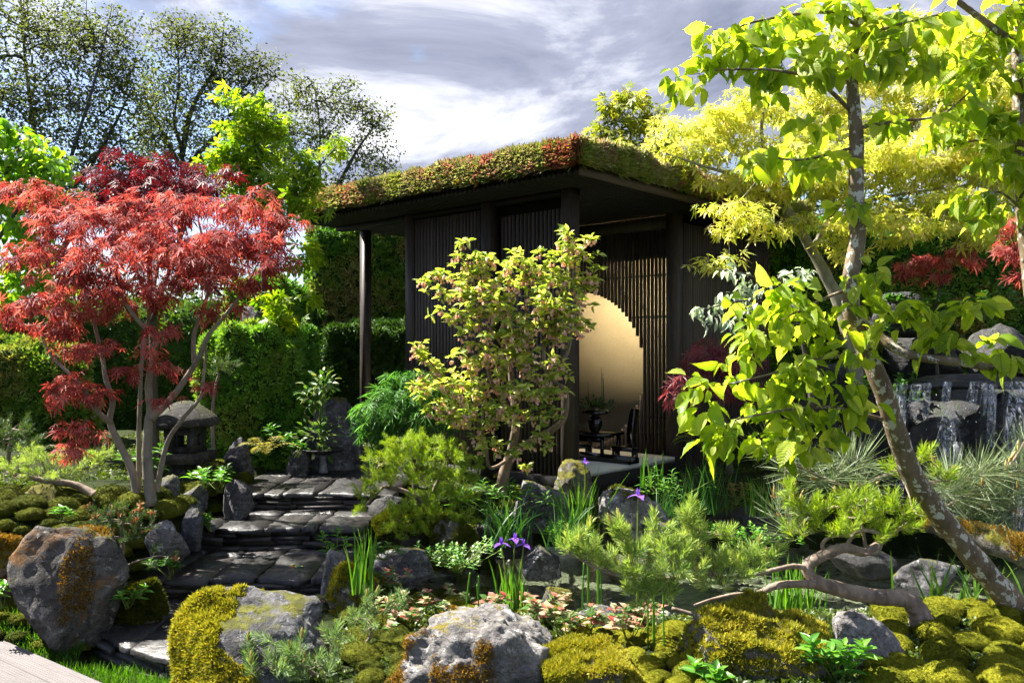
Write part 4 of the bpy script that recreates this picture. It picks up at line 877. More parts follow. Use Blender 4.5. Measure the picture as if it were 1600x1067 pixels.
M_olive = leaf_mat('olive_leaves', [(0.09, 0.15, 0.01), (0.20, 0.25, 0.018), (0.38, 0.38, 0.04)], 0.5, (1.4, 1.3, 0.4))
maple('olive_green_tree', 'olive green tree peeping over the back of the pavilion roof', 'tree', drop(990, 13.0),
      [([(985, 700, 13), (988, 400, 13), (985, 200, 13)], 0.06, 0.015), ([(987, 320, 13), (950, 250, 13), (935, 190, 13)], 0.03, 0.01)],
      [(990, 150, 13, 24, 16), (960, 170, 13, 35, 18), (1000, 190, 13, 40, 22), (950, 205, 13, 35, 20), (1010, 230, 13, 50, 24), (960, 240, 13, 35, 20), (1050, 260, 13, 50, 24), (1100, 290, 13, 50, 30)], 170, 12, 0.12, 0.16, M_olive, 114, MG)
for q, (cl, lab, lb) in enumerate((([(1480, 400, 8.3, 55, 8), (1440, 412, 8.2, 40, 12), (1500, 390, 8.4, 40, 8), (1420, 430, 8.2, 25, 8), (1460, 432, 8.2, 40, 6), (1520, 408, 8.4, 25, 8)], 'small crimson maple in front of the living wall', 1470),
                       ([(1580, 360, 6.5, 35, 10), (1595, 395, 6.5, 30, 12), (1570, 385, 6.5, 24, 8), (1600, 425, 6.5, 20, 12), (1620, 380, 6.5, 40, 30)], 'crimson maple spray hanging in at the picture edge above the waterfall', 1640))):
    yb = cl[0][2]; c0 = cl[0]
    maple('small_red_maple', lab, 'tree', drop(lb, yb + .1), [([(lb, 640, yb + .1), (lb - 10, 500, yb), (c0[0], c0[1] + 10, yb)], 0.02, 0.006)], cl, 480, 10, 0.075, 0.085, M_red, 120 + q, MP[1], None, 0.7, None, 0.0011, 0, 0.6)
M_plum = leaf_mat('plum_leaves', [(0.11, 0.03, 0.042), (0.20, 0.045, 0.06), (0.30, 0.075, 0.085)], 0.4, (1.5, 0.8, 0.7))
maple('plum_laceleaf_maple', 'dark plum laceleaf maple mounded beside the slatted wall', 'shrub', drop(1130, 7.3),
      [([(1140, 740, 7.3), (1135, 660, 7.3), (1120, 600, 7.2), (1110, 560, 7.2)], 0.025, 0.01)],
      [(1130, 540, 7.2, 45, 14), (1090, 565, 7.1, 45, 16), (1150, 570, 7.2, 40, 20), (1070, 595, 7.0, 32, 16), (1120, 600, 7.1, 50, 16), (1065, 620, 7.0, 22, 10), (1160, 610, 7.2, 30, 20)], 480, 9, 0.095, 0.08, M_plum, 125, t_maple(7, 0.05, 120, 0.6, 0.5, 0.5), None, 1.0)
M_vari = leaf_mat('variegated_leaves', [(0.16, 0.24, 0.12), (0.42, 0.48, 0.34), (0.62, 0.66, 0.54)], 0.35, (1.0, 1.1, 0.8))
maple('variegated_dogwood', 'white-edged dogwood with tiered pale leaves by the pavilion corner', 'shrub', drop(1260, 6.8),
      [([(1270, 640, 6.8), (1255, 540, 6.8), (1235, 470, 6.8), (1215, 430, 6.8)], 0.02, 0.006), ([(1245, 500, 6.8), (1180, 470, 6.7), (1110, 480, 6.6)], 0.012, 0.004), ([(1232, 460, 6.8), (1170, 430, 6.7), (1120, 420, 6.7)], 0.010, 0.004)],
      [(1130, 422, 6.7, 20, 7), (1170, 430, 6.7, 24, 6), (1110, 480, 6.6, 26, 8), (1150, 462, 6.7, 35, 8), (1190, 450, 6.7, 35, 9), (1230, 435, 6.7, 35, 9), (1130, 498, 6.6, 30, 7), (1180, 485, 6.7, 40, 10), (1220, 470, 6.7, 35, 10), (1160, 505, 6.6, 30, 6), (1260, 430, 6.8, 24, 8)], 600, 7, 0.08, 0.07, M_vari, 126, t_oval(0.42, 1, 3, 0.15, 0.3), None, 0.7)

# ---- foreground hornbeam
HC = [(0.14, 0.25, 0.02), (0.26, 0.38, 0.03), (0.38, 0.48, 0.05), (0.52, 0.58, 0.13)]
M_horn = leaf_mat('hornbeam_leaves', HC, 0.68, (1.35, 1.3, 0.4), 0.42, 0.35)
M_hornV = leaf_mat('veined_hornbeam_leaves', HC, 0.68, (1.35, 1.3, 0.4), 0.42, 0.35, ribs=11)
M_hornbark = bark_mat('hornbeam_bark', (0.08, 0.056, 0.034), (0.21, 0.155, 0.095), (0.46, 0.44, 0.37), 0.475, 13)
HB = [t_oval(0.46 + 0.04 * (k % 3), 2, 24, 0.08 + 0.05 * (k % 4), 0.08 + 0.08 * k, 0.012, 0.03, 9, 0.2, 0.16 * (-1) ** k * (k % 3) / 2, 0.25 * (-1) ** (k // 2)) for k in range(6)]
horn_me = [make_mesh('hornbeam_leaf', *t, M_hornV, True) for t in HB]; HBL = t_oval(0.5, 1, 10, 0.14, 0.25, 0.014, 0.04, 5, 0.2, 0.08, 0.2)
def hornbeam(label, base, limbs, clusters, dens, per, seed, hero, size=0.094):
    rng = np.random.default_rng(seed); th = thing('hornbeam', label, 'tree', base); sk = Skel(); limbs_of(th, sk, limbs, M_hornbark, 16, 0.16, 9)
    tips, cen = clusters_to_tips(clusters, dens, rng, 0.7, 0.5); sk.grow(tips, 0.08, 0.05, 0.06, rng, 0.3, 12)
    part(th, 'twigs', *sk.twigs(0.0014, 2.4, 0.012, 5), M_twig, False, None, 'stuff')
    pos, R, s = leaves_at(tips, cen, per, size, 0.075, rng, 0.75, 0.5, 0.9, 0.5, 0.3, 0.7)
    rest = hero_leaves(th, horn_me, pos, R, s, hero); part(th, 'foliage', *inst(*HBL, pos[rest], R[rest], s[rest]), M_horn, False, None, 'stuff'); return th
Y = 4.05
hornbeam('leaning hornbeam with blotched pale bark crossing in front of the waterfall', drop(1660, 4.3), [
    ([(1700, 1040, 4.35), (1600, 958, 4.3), (1545, 900, 4.28), (1480, 820, 4.25), (1430, 750, 4.2), (1402, 680, 4.15), (1380, 610, 4.1), (1352, 545, 4.1), (1331, 490, Y), (1330, 430, Y), (1340, 370, Y), (1338, 300, Y), (1338, 220, Y), (1335, 175, Y), (1330, 100, Y), (1345, 20, Y), (1350, -60, Y)], 0.058, 0.025),
    ([(1352, 500, Y), (1385, 535, Y-.1), (1430, 556, Y-.15), (1500, 566, Y-.2), (1560, 575, Y-.2), (1640, 580, Y-.2)], 0.024, 0.016),
    ([(1378, 655, 4.1), (1340, 645, 4.0), (1300, 636, 3.95), (1230, 640, 3.9), (1150, 655, 3.9)], 0.011, 0.004), ([(1345, 555, Y), (1280, 560, Y-.1), (1220, 580, Y-.1), (1140, 600, Y-.1)], 0.010, 0.004),
    ([(1330, 450, Y), (1280, 470, Y-.1), (1220, 500, Y-.1)], 0.009, 0.004), ([(1336, 180, Y), (1280, 130, Y-.1), (1210, 110, Y-.1), (1100, 110, Y)], 0.011, 0.004), ([(1337, 230, Y), (1250, 250, Y), (1180, 240, Y)], 0.008, 0.003),
    ([(1342, 40, Y), (1290, 20, Y), (1200, 30, Y), (1130, 50, Y)], 0.010, 0.004), ([(1338, 200, Y), (1400, 190, Y), (1470, 180, Y), (1520, 140, Y)], 0.010, 0.004), ([(1342, 60, Y), (1400, 40, Y), (1480, 20, Y)], 0.010, 0.004)],
    [(1062, 122, Y, 30, 14), (1100, 128, Y, 35, 18), (1140, 95, Y, 45, 22), (1190, 110, Y, 40, 26), (1130, 50, Y, 40, 20), (1180, 60, Y, 45, 26), (1240, 40, Y, 55, 30), (1250, 100, Y-.1, 45, 30), (1300, 70, Y-.1, 40, 40), (1200, 20, Y, 50, 20), (1310, 15, Y, 60, 22), (1380, 50, Y-.1, 45, 36), (1430, 90, Y-.1, 40, 36), (1380, 100, Y-.1, 40, 20), (1440, 30, Y, 60, 24),
     (1215, 150, Y, 30, 20), (1280, 190, Y, 40, 14), (1240, 250, Y, 50, 22), (1180, 250, Y, 45, 18), (1300, 270, Y, 24, 30), (1380, 190, Y, 35, 16), (1440, 190, Y, 40, 22), (1490, 160, Y, 40, 26), (1330, 320, Y-.1, 20, 10),
     (1300, 440, Y-.1, 35, 20), (1250, 480, Y-.1, 60, 22), (1195, 525, Y-.1, 36, 24), (1280, 520, Y-.1, 60, 26), (1330, 560, Y-.2, 30, 24), (1230, 570, Y-.1, 70, 22), (1290, 600, Y-.1, 60, 24), (1160, 600, Y-.1, 50, 18), (1110, 635, Y-.1, 28, 12), (1190, 640, Y-.1, 60, 22), (1250, 650, Y-.1, 50, 20), (1140, 660, Y-.1, 36, 16), (1300, 660, Y-.1, 24, 18), (1180, 690, Y-.1, 26, 12), (1245, 690, Y-.2, 22, 16), (1340, 480, Y-.2, 24, 30),
     (1400, 490, Y-.15, 30, 14), (1440, 480, Y-.15, 40, 14), (1490, 490, Y-.15, 40, 12), (1470, 530, Y-.15, 40, 14), (1530, 550, Y-.15, 40, 14), (1580, 560, Y-.2, 30, 10), (1520, 475, Y-.2, 20, 8), (1370, 430, Y-.2, 24, 12), (1215, 455, Y-.1, 36, 14), (1165, 485, Y, 30, 14), (1150, 560, Y-.1, 34, 16), (1105, 605, Y-.1, 30, 14), (1130, 690, Y-.15, 24, 12), (1270, 690, Y-.15, 30, 14), (1340, 640, Y-.2, 30, 16), (1210, 700, Y-.15, 20, 12)], 430, 8, 131, 300)
hornbeam('second hornbeam whose shaded trunk stands at the picture edge', drop(1640, 4.6), [
    ([(1640, 1000, 4.6), (1625, 600, 4.6), (1600, 350, 4.6), (1592, 200, 4.6), (1590, 60, 4.6), (1600, -80, 4.6)], 0.045, 0.022), ([(1595, 75, 4.6), (1560, 50, 4.5), (1520, 20, 4.5), (1480, -10, 4.5)], 0.02, 0.014), ([(1594, 250, 4.6), (1540, 220, 4.5), (1480, 230, 4.5)], 0.010, 0.004), ([(1600, 330, 4.6), (1560, 300, 4.5), (1530, 320, 4.5)], 0.008, 0.003)],
    [(1520, 60, 4.5, 50, 36), (1570, 30, 4.5, 40, 36), (1560, 110, 4.5, 50, 36), (1500, 120, 4.5, 40, 26), (1580, 190, 4.5, 40, 36), (1530, 200, 4.5, 50, 26), (1470, 215, 4.5, 40, 20), (1550, 250, 4.5, 50, 26), (1590, 270, 4.5, 30, 36), (1520, 300, 4.5, 36, 20), (1570, 330, 4.5, 40, 20), (1540, 345, 4.5, 20, 12), (1640, 150, 4.6, 40, 100)], 430, 8, 132, 260)
# ================================================================== MIDDLE GROUND: hedges, shrubs, waterfall, lantern
def fuzzy_block(name, label, cat, lo, hi, rotz, mat, n, size, seed, cols, base_mat, lump=0.20, dark_low=False):
    lo = np.array(lo, float); hi = np.array(hi, float); V, T = ico(5); s = np.abs(V).max(1, keepdims=True); V = V / s       # a rounded cube
    V = V * 0.66 + unit(V) * 0.34 * 1.3; V = V * (1 + lump * fbm(V * 3.2, 3, seed))[:, None]; c = (lo + hi) / 2; V = turn(V * (hi - lo) / 2, rotz) + c
    b = c * 1.0; b[2] = lo[2]; th = thing(name, label, cat, b); part(th, 'core', V, [T], base_mat, True)
    rng = np.random.default_rng(seed); p, nr = on_surface(V, T, n, rng); k = (nr[:, 1] < 0.35) | (nr[:, 2] > 0.3); p, nr = p[k], nr[k]
    d = nr + rng.normal(size=nr.shape) * 0.55 + [0, 0, 0.2]; tn = np.array(cols)[np.clip(((fbm(p * 2.2, 3, seed) * 0.9 + 0.5) + rng.normal(size=len(p)) * 0.08) * len(cols), 0, len(cols) - 1).astype(int)]
    tp = TUFT_LEAF; Vm, fm = inst(*tp, p, frames(d, rand_unit(len(p), rng)), size * (0.6 + 0.8 * rng.random(len(p))))
    part(th, 'foliage', Vm, fm, mat, False, np.repeat(tn, len(tp[1][0]), 0), 'stuff'); return th
tv = []; tf = []
for k in range(5):
    a = k * 1.257; c, s = math.cos(a), math.sin(a); b = len(tv); sd = np.array([-s, 0, c]) * 0.2
    tv += [np.array([c*.1, 0, s*.1]), np.array([c*.4, .45, s*.4]) + sd, np.array([c*.7, .9, s*.7]), np.array([c*.4, .45, s*.4]) - sd]; tf += [[b, b+1, b+2], [b, b+2, b+3]]
TUFT_LEAF = (np.array(tv), [np.array(tf)])
M_wallleaf = leaf_mat('living_wall_leaves', [(0.02, 0.06, 0.01), (0.05, 0.11, 0.015)], 0.35, (1.3, 1.3, 0.5), 0.5, 0.3, True)
M_core = moss_mat('hedge_core', [(0.015, 0.035, 0.007), (0.03, 0.065, 0.012), (0.05, 0.09, 0.016)], 5, 0.0)
G1 = [(0.08, 0.22, 0.026), (0.13, 0.30, 0.034), (0.20, 0.37, 0.045), (0.26, 0.35, 0.06)]
G2 = [(0.08, 0.20, 0.026), (0.15, 0.26, 0.034), (0.24, 0.28, 0.06), (0.32, 0.26, 0.10)]
Yb = 8.6
fuzzy_block('clipped_hedge', 'block of clipped green hedge behind the stone lantern', 'hedge', (-3.05, 8.2, 0.3), (-2.12, 9.2, 1.82), 0.0, M_wallleaf, 9000, 0.05, 201, G1, M_core)
fuzzy_block('clipped_hedge', 'taller hedge step rising behind the lantern hedge toward the pavilion', 'hedge', (-3.2, 9.4, 0.3), (-2.5, 10.4, 2.35), 0.0, M_wallleaf, 7000, 0.055, 202, G1, M_core)
fuzzy_block('living_wall', 'tall planted living wall seen under the pavilion eave', 'living wall', (-2.95, 12.3, 0.2), (-0.6, 13.0, 3.45), 0.05, M_wallleaf, 12000, 0.075, 203, G2, M_core)
fuzzy_block('clipped_hedge', 'brownish green hedge at the picture edge behind the low pines', 'hedge', (-6.6, 8.9, 0.3), (-4.85, 9.8, 1.65), 0.0, M_wallleaf, 8000, 0.055, 204, G2, M_core)
fuzzy_block('living_wall', 'long planted living wall above the waterfall rocks', 'living wall', (2.9, 10.6, 0.3), (8.5, 11.4, 3.15), -0.12, M_wallleaf, 20000, 0.07, 205, [(0.08, 0.22, 0.03), (0.12, 0.29, 0.032), (0.18, 0.35, 0.045), (0.25, 0.31, 0.06), (0.33, 0.26, 0.09)], M_core)
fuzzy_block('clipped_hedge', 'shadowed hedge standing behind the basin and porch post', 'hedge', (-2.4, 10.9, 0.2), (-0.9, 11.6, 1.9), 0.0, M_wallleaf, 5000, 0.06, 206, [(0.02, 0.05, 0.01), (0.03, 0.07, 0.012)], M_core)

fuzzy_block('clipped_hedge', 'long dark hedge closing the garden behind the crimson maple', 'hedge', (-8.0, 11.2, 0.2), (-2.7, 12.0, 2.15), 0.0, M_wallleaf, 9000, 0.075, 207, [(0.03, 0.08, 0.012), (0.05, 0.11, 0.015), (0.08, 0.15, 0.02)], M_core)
# ---- rock kinds
RK_grey = rock_mat('grey_rock', (0.028, 0.027, 0.029), (0.085, 0.082, 0.086), (0.20, 0.195, 0.20), (0.10, 0.10, 0.012), 0.66)
RK_pale = rock_mat('pale_rock', (0.045, 0.042, 0.039), (0.17, 0.157, 0.15), (0.36, 0.34, 0.33), (0.16, 0.13, 0.015), 0.72)
RK_dark = rock_mat('dark_wet_rock', (0.004, 0.004, 0.0045), (0.013, 0.012, 0.012), (0.036, 0.034, 0.032), (0.012, 0.02, 0.004), 0.66, 0.8)
RK_mossy = rock_mat('mossy_rock', (0.05, 0.043, 0.035), (0.13, 0.115, 0.095), (0.28, 0.25, 0.21), (0.13, 0.12, 0.012), 0.50)
RK_rust = rock_mat('rust_stained_rock', (0.028, 0.025, 0.022), (0.08, 0.073, 0.066), (0.18, 0.165, 0.15), (0.07, 0.075, 0.012), 0.70, 0.0, (0.19, 0.085, 0.018))
M_mossY = leaf_mat('yellow_moss', [(0.10, 0.125, 0.011), (0.21, 0.225, 0.018), (0.35, 0.33, 0.035), (0.46, 0.37, 0.06)], 0.35, (1.3, 1.2, 0.5), 0.7, 0.15)
M_mossG = leaf_mat('green_moss', [(0.03, 0.05, 0.006), (0.07, 0.09, 0.008), (0.13, 0.13, 0.012)], 0.35, (1.3, 1.2, 0.5), 0.7, 0.15)
M_mossO = leaf_mat('rusty_moss', [(0.11, 0.065, 0.010), (0.23, 0.14, 0.018), (0.38, 0.24, 0.035)], 0.3, (1.2, 1.0, 0.5), 0.7, 0.15)

# ---- waterfall: dark rock ledges, water sheets
def wrock(lab, x0, x1, y0, y1, Y, seed, **k): return rock(lab, x0, x1, y0, y1, Y, RK_dark, seed, sub=4, strat=0.012, **k)
wrock('thin dark ledge the waterfall spills over', 1385, 1680, 584, 614, 7.7, 301, depth=0.3, planes=6, rough=0.08, sink=0.0)
wrock('dark rock face recessed behind the waterfall', 1385, 1680, 600, 720, 8.3, 311, depth=0.35, planes=14)
wrock('big wet boulder parting the waterfall at its foot', 1480, 1605, 610, 790, 7.6, 302, depth=0.7)
wrock('low dark boulder under the waterfall behind the hornbeam trunk', 1370, 1500, 650, 810, 7.8, 303, depth=0.7)
wrock('dark rock beyond the trunk beside the waterfall', 1310, 1420, 600, 800, 8.2, 304)
wrock('dark block in the cliff right above the waterfall lip', 1500, 1610, 505, 600, 8.9, 305, planes=14)
wrock('dark squared block above the waterfall nearest the trunk', 1390, 1510, 495, 600, 9.0, 306, planes=14)
wrock('dark boulder at the picture edge below the living wall', 1580, 1720, 500, 640, 8.8, 307)
wrock('rounded brown rock in shade below the small crimson maple', 1360, 1450, 455, 530, 8.6, 308)
wrock('dark boulder at the foot of the falls on the picture edge', 1560, 1720, 740, 870, 7.3, 309)
wrock('dark rock in the shade behind the hornbeam leaves', 1220, 1340, 560, 780, 8.6, 310)
m, t = new_mat('falling_water'); g = NT(t); tc = g.n('ShaderNodeTexCoord'); mp = g.n('ShaderNodeMapping'); mp.inputs['Scale'].default_value = (40, 40, 3.0); g.l(tc.outputs['Object'], mp.inputs[0])
st = g.noise(1.0, 5, 0.65, mp.outputs[0], 0.8); at_ = g.n('ShaderNodeAttribute', attribute_name='tint'); fa = g.math('MULTIPLY', g.ramp(st, [(0.43, 0.0), (0.64, 0.7)]), at_.outputs['Fac'])
wb = g.bsdf((0.85, 0.88, 0.92), 0.3, 0.5, g.bump(st, 0.6, 0.02)); tr = g.n('ShaderNodeBsdfTransparent'); mx = g.n('ShaderNodeMixShader'); g.l(fa, mx.inputs[0]); g.l(tr.outputs[0], mx.inputs[1]); g.l(wb, mx.inputs[2]); g.out(mx.outputs[0]); M_fall = m
wf = thing('waterfall', 'white water streaming down dark rocks into the pond', 'waterfall', P(1500, 850, 7.6))
wrng = np.random.default_rng(8)
for x0, x1, y0, y1, Y0, Y1 in ((1418, 1440, 600, 660, 7.45, 7.35), (1460, 1505, 640, 735, 7.4, 7.2), (1396, 1416, 598, 740, 7.45, 7.3), (1562, 1610, 596, 840, 7.4, 7.0), (1512, 1530, 596, 640, 7.42, 7.35), (1455, 1495, 720, 800, 7.4, 7.2), (1590, 1680, 700, 850, 7.2, 6.95), (1444, 1452, 598, 655, 7.44, 7.36), (1474, 1484, 596, 650, 7.44, 7.3), (1535, 1541, 598, 650, 7.42, 7.3), (1404, 1412, 640, 790, 7.3, 7.1), (1470, 1482, 700, 830, 7.2, 7.0), (1490, 1500, 690, 820, 7.2, 7.0), (1545, 1556, 600, 700, 7.42, 7.2), (1606, 1622, 596, 820, 7.42, 7.0)):
    nu, nv = 14, 12; W = []
    for v in np.linspace(0, 1, nv):
        for u in np.linspace(0, 1, nu):
            px = x0 + (x1 - x0) * u + 5 * math.sin(v * 5 + u * 9); py = y0 + (y1 - y0) * (v ** 1.15); W.append(P(px, py, Y0 + (Y1 - Y0) * (1 - (1 - v) ** 2) + 0.03 * wrng.normal()))
    part(wf, 'water_sheet', W, [np.array([[i*nu+j, i*nu+j+1, (i+1)*nu+j+1, (i+1)*nu+j] for i in range(nv - 1) for j in range(nu - 1)])], M_fall, True, np.repeat(np.array([(math.sin(math.pi * (j + 0.5) / (nu - 1)) ** 0.8) * (1 - 0.75 * (i / (nv - 1)) ** 2) * (0.6 + 0.4 * wrng.random()) for i in range(nv - 1) for j in range(nu - 1)])[:, None], 3, 1))
nd = 70; dp = np.array([P(wrng.uniform(1380, 1660), wrng.uniform(600, 860), wrng.uniform(6.9, 7.4)) for _ in range(nd)]); V, T = ico(1)
M_drop = simple_mat('droplets', (0.7, 0.75, 0.8), (0.8, 0.85, 0.9), 0.1, 0.6)
part(wf, 'spray', *inst(V, [T], dp, np.repeat(np.eye(3)[None], nd, 0), np.c_[0.002 + 0.002 * wrng.random(nd), 0.002 + 0.002 * wrng.random(nd), 0.004 + 0.006 * wrng.random(nd)]), M_drop, True, None, 'stuff')
# mossy log by the falls
lg = P(1560, 860, 6.3); V, f = tube(catmull([P(1440, 812, 6.6), P(1500, 832, 6.4), P(1570, 850, 6.2), P(1660, 885, 6.0)], 12), np.linspace(0.07, 0.12, 37), 14, 0.25, 5)
log_o = solo('mossy_log', V, f, RK_mossy, 'fallen mossy log lying at the foot of the waterfall', 'log', lg, smooth=True)
Tt = np.vstack([f[0][:, [0, 1, 2]], f[0][:, [0, 2, 3]]]); moss_on(log_o, V, Tt, M_mossO, 5000, 0.016, 3, 0.0, 0.5)

# ---- stone lantern
RK_lan = rock_mat('lantern_stone', (0.015, 0.014, 0.013), (0.045, 0.042, 0.038), (0.10, 0.094, 0.085), (0.05, 0.055, 0.012), 0.66)
Y = 7.1; lb = P(290, 758, Y); mm = ppm(Y); ln = thing('stone_lantern', 'squat grey stone lantern with a wide mushroom cap', 'lantern', lb)
def lz(py): return (758 - py) * mm
part(ln, 'pedestal', *lathe([(0.001, 0), (0.15, 0), (0.15, 0.02), (0.125, 0.05), (0.12, lz(722)), (0.001, lz(722))], lb, 12), RK_lan, True)
V, f = box((-0.20, -0.20, lz(721)), (0.20, 0.20, lz(706))); part(ln, 'platform', V + lb, f, RK_lan)
for sx in (-1, 1):
    for sy in (-1, 1): V, f = box((sx * 0.095 - 0.035, sy * 0.095 - 0.035, lz(705.5)), (sx * 0.095 + 0.035, sy * 0.095 + 0.035, lz(668))); part(ln, 'pillar', V + lb, f, RK_lan)
for z0, z1 in ((705.5, 696), (678, 668)):
    for a, b, c, d in ((-0.058, 0.058, -0.12, -0.08), (-0.058, 0.058, 0.08, 0.12)):
        V, f = box((a, c, lz(z0)), (b, d, lz(z1))); part(ln, 'sill', V + lb, f, RK_lan)
        V, f = box((c, a, lz(z0)), (d, b, lz(z1))); part(ln, 'sill', V + lb, f, RK_lan)
cp = [(0.001, lz(667.5)), (0.20, lz(667)), (0.262, lz(664)), (0.27, lz(658)), (0.24, lz(650)), (0.17, lz(638)), (0.09, lz(629)), (0.03, lz(626)), (0.001, lz(625.5))]
V, f = lathe(cp, lb, 28); V = V + 0.012 * fbm(V * 12, 3, 4)[:, None] * [1, 1, 0.6]; part(ln, 'cap', V, f, RK_lan, True)
# ---- basin on the terrace with flowers
bb_ = P(505, 738, 7.95); bs = thing('stone_basin', 'low dark basin on a bright spout with arranged leaves and stems', 'basin', bb_); mm = ppm(7.95)
part(bs, 'bowl', *lathe([(0.001, 0.17), (0.1, 0.18), (0.19, 0.205), (0.20, 0.225), (0.17, 0.225), (0.1, 0.20), (0.001, 0.195)], bb_, 24), RK_dark, True)
part(bs, 'foot', *lathe([(0.001, 0.0), (0.05, 0), (0.035, 0.05), (0.03, 0.12), (0.06, 0.172), (0.001, 0.173)], bb_, 14), simple_mat('wet_metal', (0.12, 0.13, 0.15), (0.3, 0.32, 0.36), 0.25, 0.5), True)
ac = Acc()
for dx, hh in ((-0.03, 0.75), (-0.015, 0.70), (0.0, 0.78), (0.015, 0.66)):
    b = bb_ + [dx, 0, 0.2]; ac.add(*tube([b, b + [0, 0, hh * 0.5], b + [0.002, 0, hh * 0.8]], 0.005, 5))
ac.part(bs, 'stems', leaf_mat('green_stems', [(0.06, 0.14, 0.02), (0.09, 0.18, 0.03)], 0.2), True, 'stuff')
M_arr = leaf_mat('arranged_leaves', [(0.03, 0.09, 0.015), (0.06, 0.14, 0.02), (0.20, 0.22, 0.10)], 0.4)
def blob_leaves(c, n, sp, size): 
    p = c + RNG.normal(size=(n, 3)) * sp; return inst(*t_oval(0.45, 1, 3, 0.1, 0.3), p, frames(p - c + [0, 0, 0.02] + RNG.normal(size=p.shape) * 0.03, RNG.normal(size=p.shape) * 0.4 + [0, -0.3, 1]), size * (0.7 + 0.6 * RNG.random(n)))
ac = Acc(); ac.add(*blob_leaves(bb_ + [0.0, 0, 0.82], 60, [0.05, 0.05, 0.04], 0.08)); ac.add(*blob_leaves(bb_ + [-0.10, 0, 0.72], 50, [0.05, 0.05, 0.05], 0.07)); ac.add(*blob_leaves(bb_ + [-0.04, -.05, 0.34], 120, [0.1, 0.06, 0.09], 0.07))
ac.part(bs, 'leaves', M_arr, False, 'stuff')

# ---- enkianthus, the flowering shrub before the slatted wall
M_enk = leaf_mat('enkianthus_leaves', [(0.13, 0.22, 0.04), (0.27, 0.37, 0.08), (0.44, 0.50, 0.15), (0.58, 0.58, 0.24)], 0.62, (1.4, 1.35, 0.45), 0.4, 0.4)
M_bell = leaf_mat('pink_bells', [(0.68, 0.42, 0.36), (0.78, 0.58, 0.48), (0.80, 0.68, 0.56)], 0.6, (1.2, 1.0, 0.9), 0.5)
M_enkbark = bark_mat('enkianthus_bark', (0.10, 0.07, 0.05), (0.24, 0.18, 0.13), None, 0.5, 12)
rng = np.random.default_rng(140); Y = 6.9; eb = drop(785, 7.1); en = thing('enkianthus', 'flowering enkianthus with pink bells and gnarled stems before the slatted wall', 'shrub', eb); sk = Skel()
limbs_of(en, sk, [([(780, 775, 7.1), (788, 740, 7.05), (800, 700, 7.0), (806, 660, Y), (800, 600, Y), (795, 540, Y), (800, 480, Y), (805, 430, Y)], 0.05, 0.012),
    ([(796, 715, 7.0), (830, 688, Y), (862, 672, Y-.1), (882, 650, Y-.15), (884, 612, Y-.15), (870, 600, Y-.15), (855, 585, Y-.15), (850, 555, Y-.1), (852, 500, Y-.1), (848, 440, Y-.1)], 0.030, 0.011),
    ([(850, 575, Y-.12), (830, 560, Y-.05), (822, 520, Y), (825, 450, Y)], 0.022, 0.009), ([(862, 592, Y-.15), (890, 540, Y-.1), (890, 470, Y-.1), (900, 400, Y-.1)], 0.018, 0.007),
    ([(802, 650, Y), (770, 600, Y-.1), (755, 540, Y-.1), (745, 470, Y-.1), (735, 400, Y-.1)], 0.022, 0.008), ([(792, 720, 7.0), (765, 730, Y-.2), (758, 690, Y-.2), (740, 640, Y-.2), (700, 600, Y-.2), (668, 560, Y-.2)], 0.016, 0.006), ([(798, 560, Y), (760, 510, Y), (720, 500, Y), (690, 450, Y)], 0.014, 0.005)], M_enkbark, 10, 0.2)
ecl = [(725, 378, Y-.1, 14, 10), (735, 410, Y-.1, 30, 18), (690, 430, Y, 28, 10), (660, 440, Y, 16, 6), (700, 455, Y-.1, 30, 10), (760, 430, Y-.1, 36, 20), (810, 420, Y-.1, 40, 20), (855, 430, Y-.1, 36, 26), (875, 370, Y-.1, 24, 12), (910, 385, Y-.1, 24, 14), (890, 400, Y-.1, 26, 14), (920, 430, Y-.1, 20, 18), (895, 440, Y-.1, 30, 16), (740, 470, Y-.2, 40, 22), (790, 470, Y-.2, 40, 22), (850, 475, Y-.2, 46, 24), (900, 480, Y-.2, 30, 20), (700, 490, Y-.2, 24, 10),
       (760, 515, Y-.2, 46, 20), (820, 520, Y-.2, 46, 22), (875, 515, Y-.2, 36, 20), (905, 510, Y-.1, 20, 10), (660, 545, Y-.2, 24, 8), (690, 570, Y-.2, 36, 14), (740, 560, Y-.3, 40, 18), (800, 560, Y-.2, 40, 20), (850, 565, Y-.3, 36, 18), (660, 600, Y-.3, 30, 14), (710, 610, Y-.3, 40, 18), (770, 610, Y-.3, 44, 20), (830, 610, Y-.3, 40, 16), (870, 580, Y-.3, 24, 12), (690, 645, Y-.3, 36, 16), (740, 650, Y-.3, 40, 18), (800, 650, Y-.3, 44, 18), (850, 640, Y-.3, 26, 12), (840, 690, Y-.3, 30, 10), (870, 610, Y-.3, 20, 8), (760, 690, Y-.3, 34, 12), (800, 705, Y-.3, 24, 8), (820, 725, Y-.2, 14, 5)]
ecl = [(a, b, c, d * 1.2, e * 1.55) for a, b, c, d, e in ecl]; tips, cen = clusters_to_tips(ecl, 720, rng, 0.7, 0.5); sk.grow(tips, 0.08, 0.08, 0.08, rng, 0.3, 12); part(en, 'twigs', *sk.twigs(0.0012, 2.3, 0.012), M_enkbark, False, None, 'stuff')
pos, R, s = leaves_at(tips, cen, 7, 0.058, 0.018, rng, -0.1, 0.2, 1.0, 0.45, 0.25, 0.4); rest = hero_leaves(en, [make_mesh('leaf', *t_oval(0.5, 1, 5, 0.12, 0.2), M_enk)], pos, R, s, 150)
part(en, 'foliage', *inst(*t_oval(0.5, 1, 3, 0.12, 0.2), pos[rest], R[rest], s[rest]), M_enk, False, None, 'stuff')
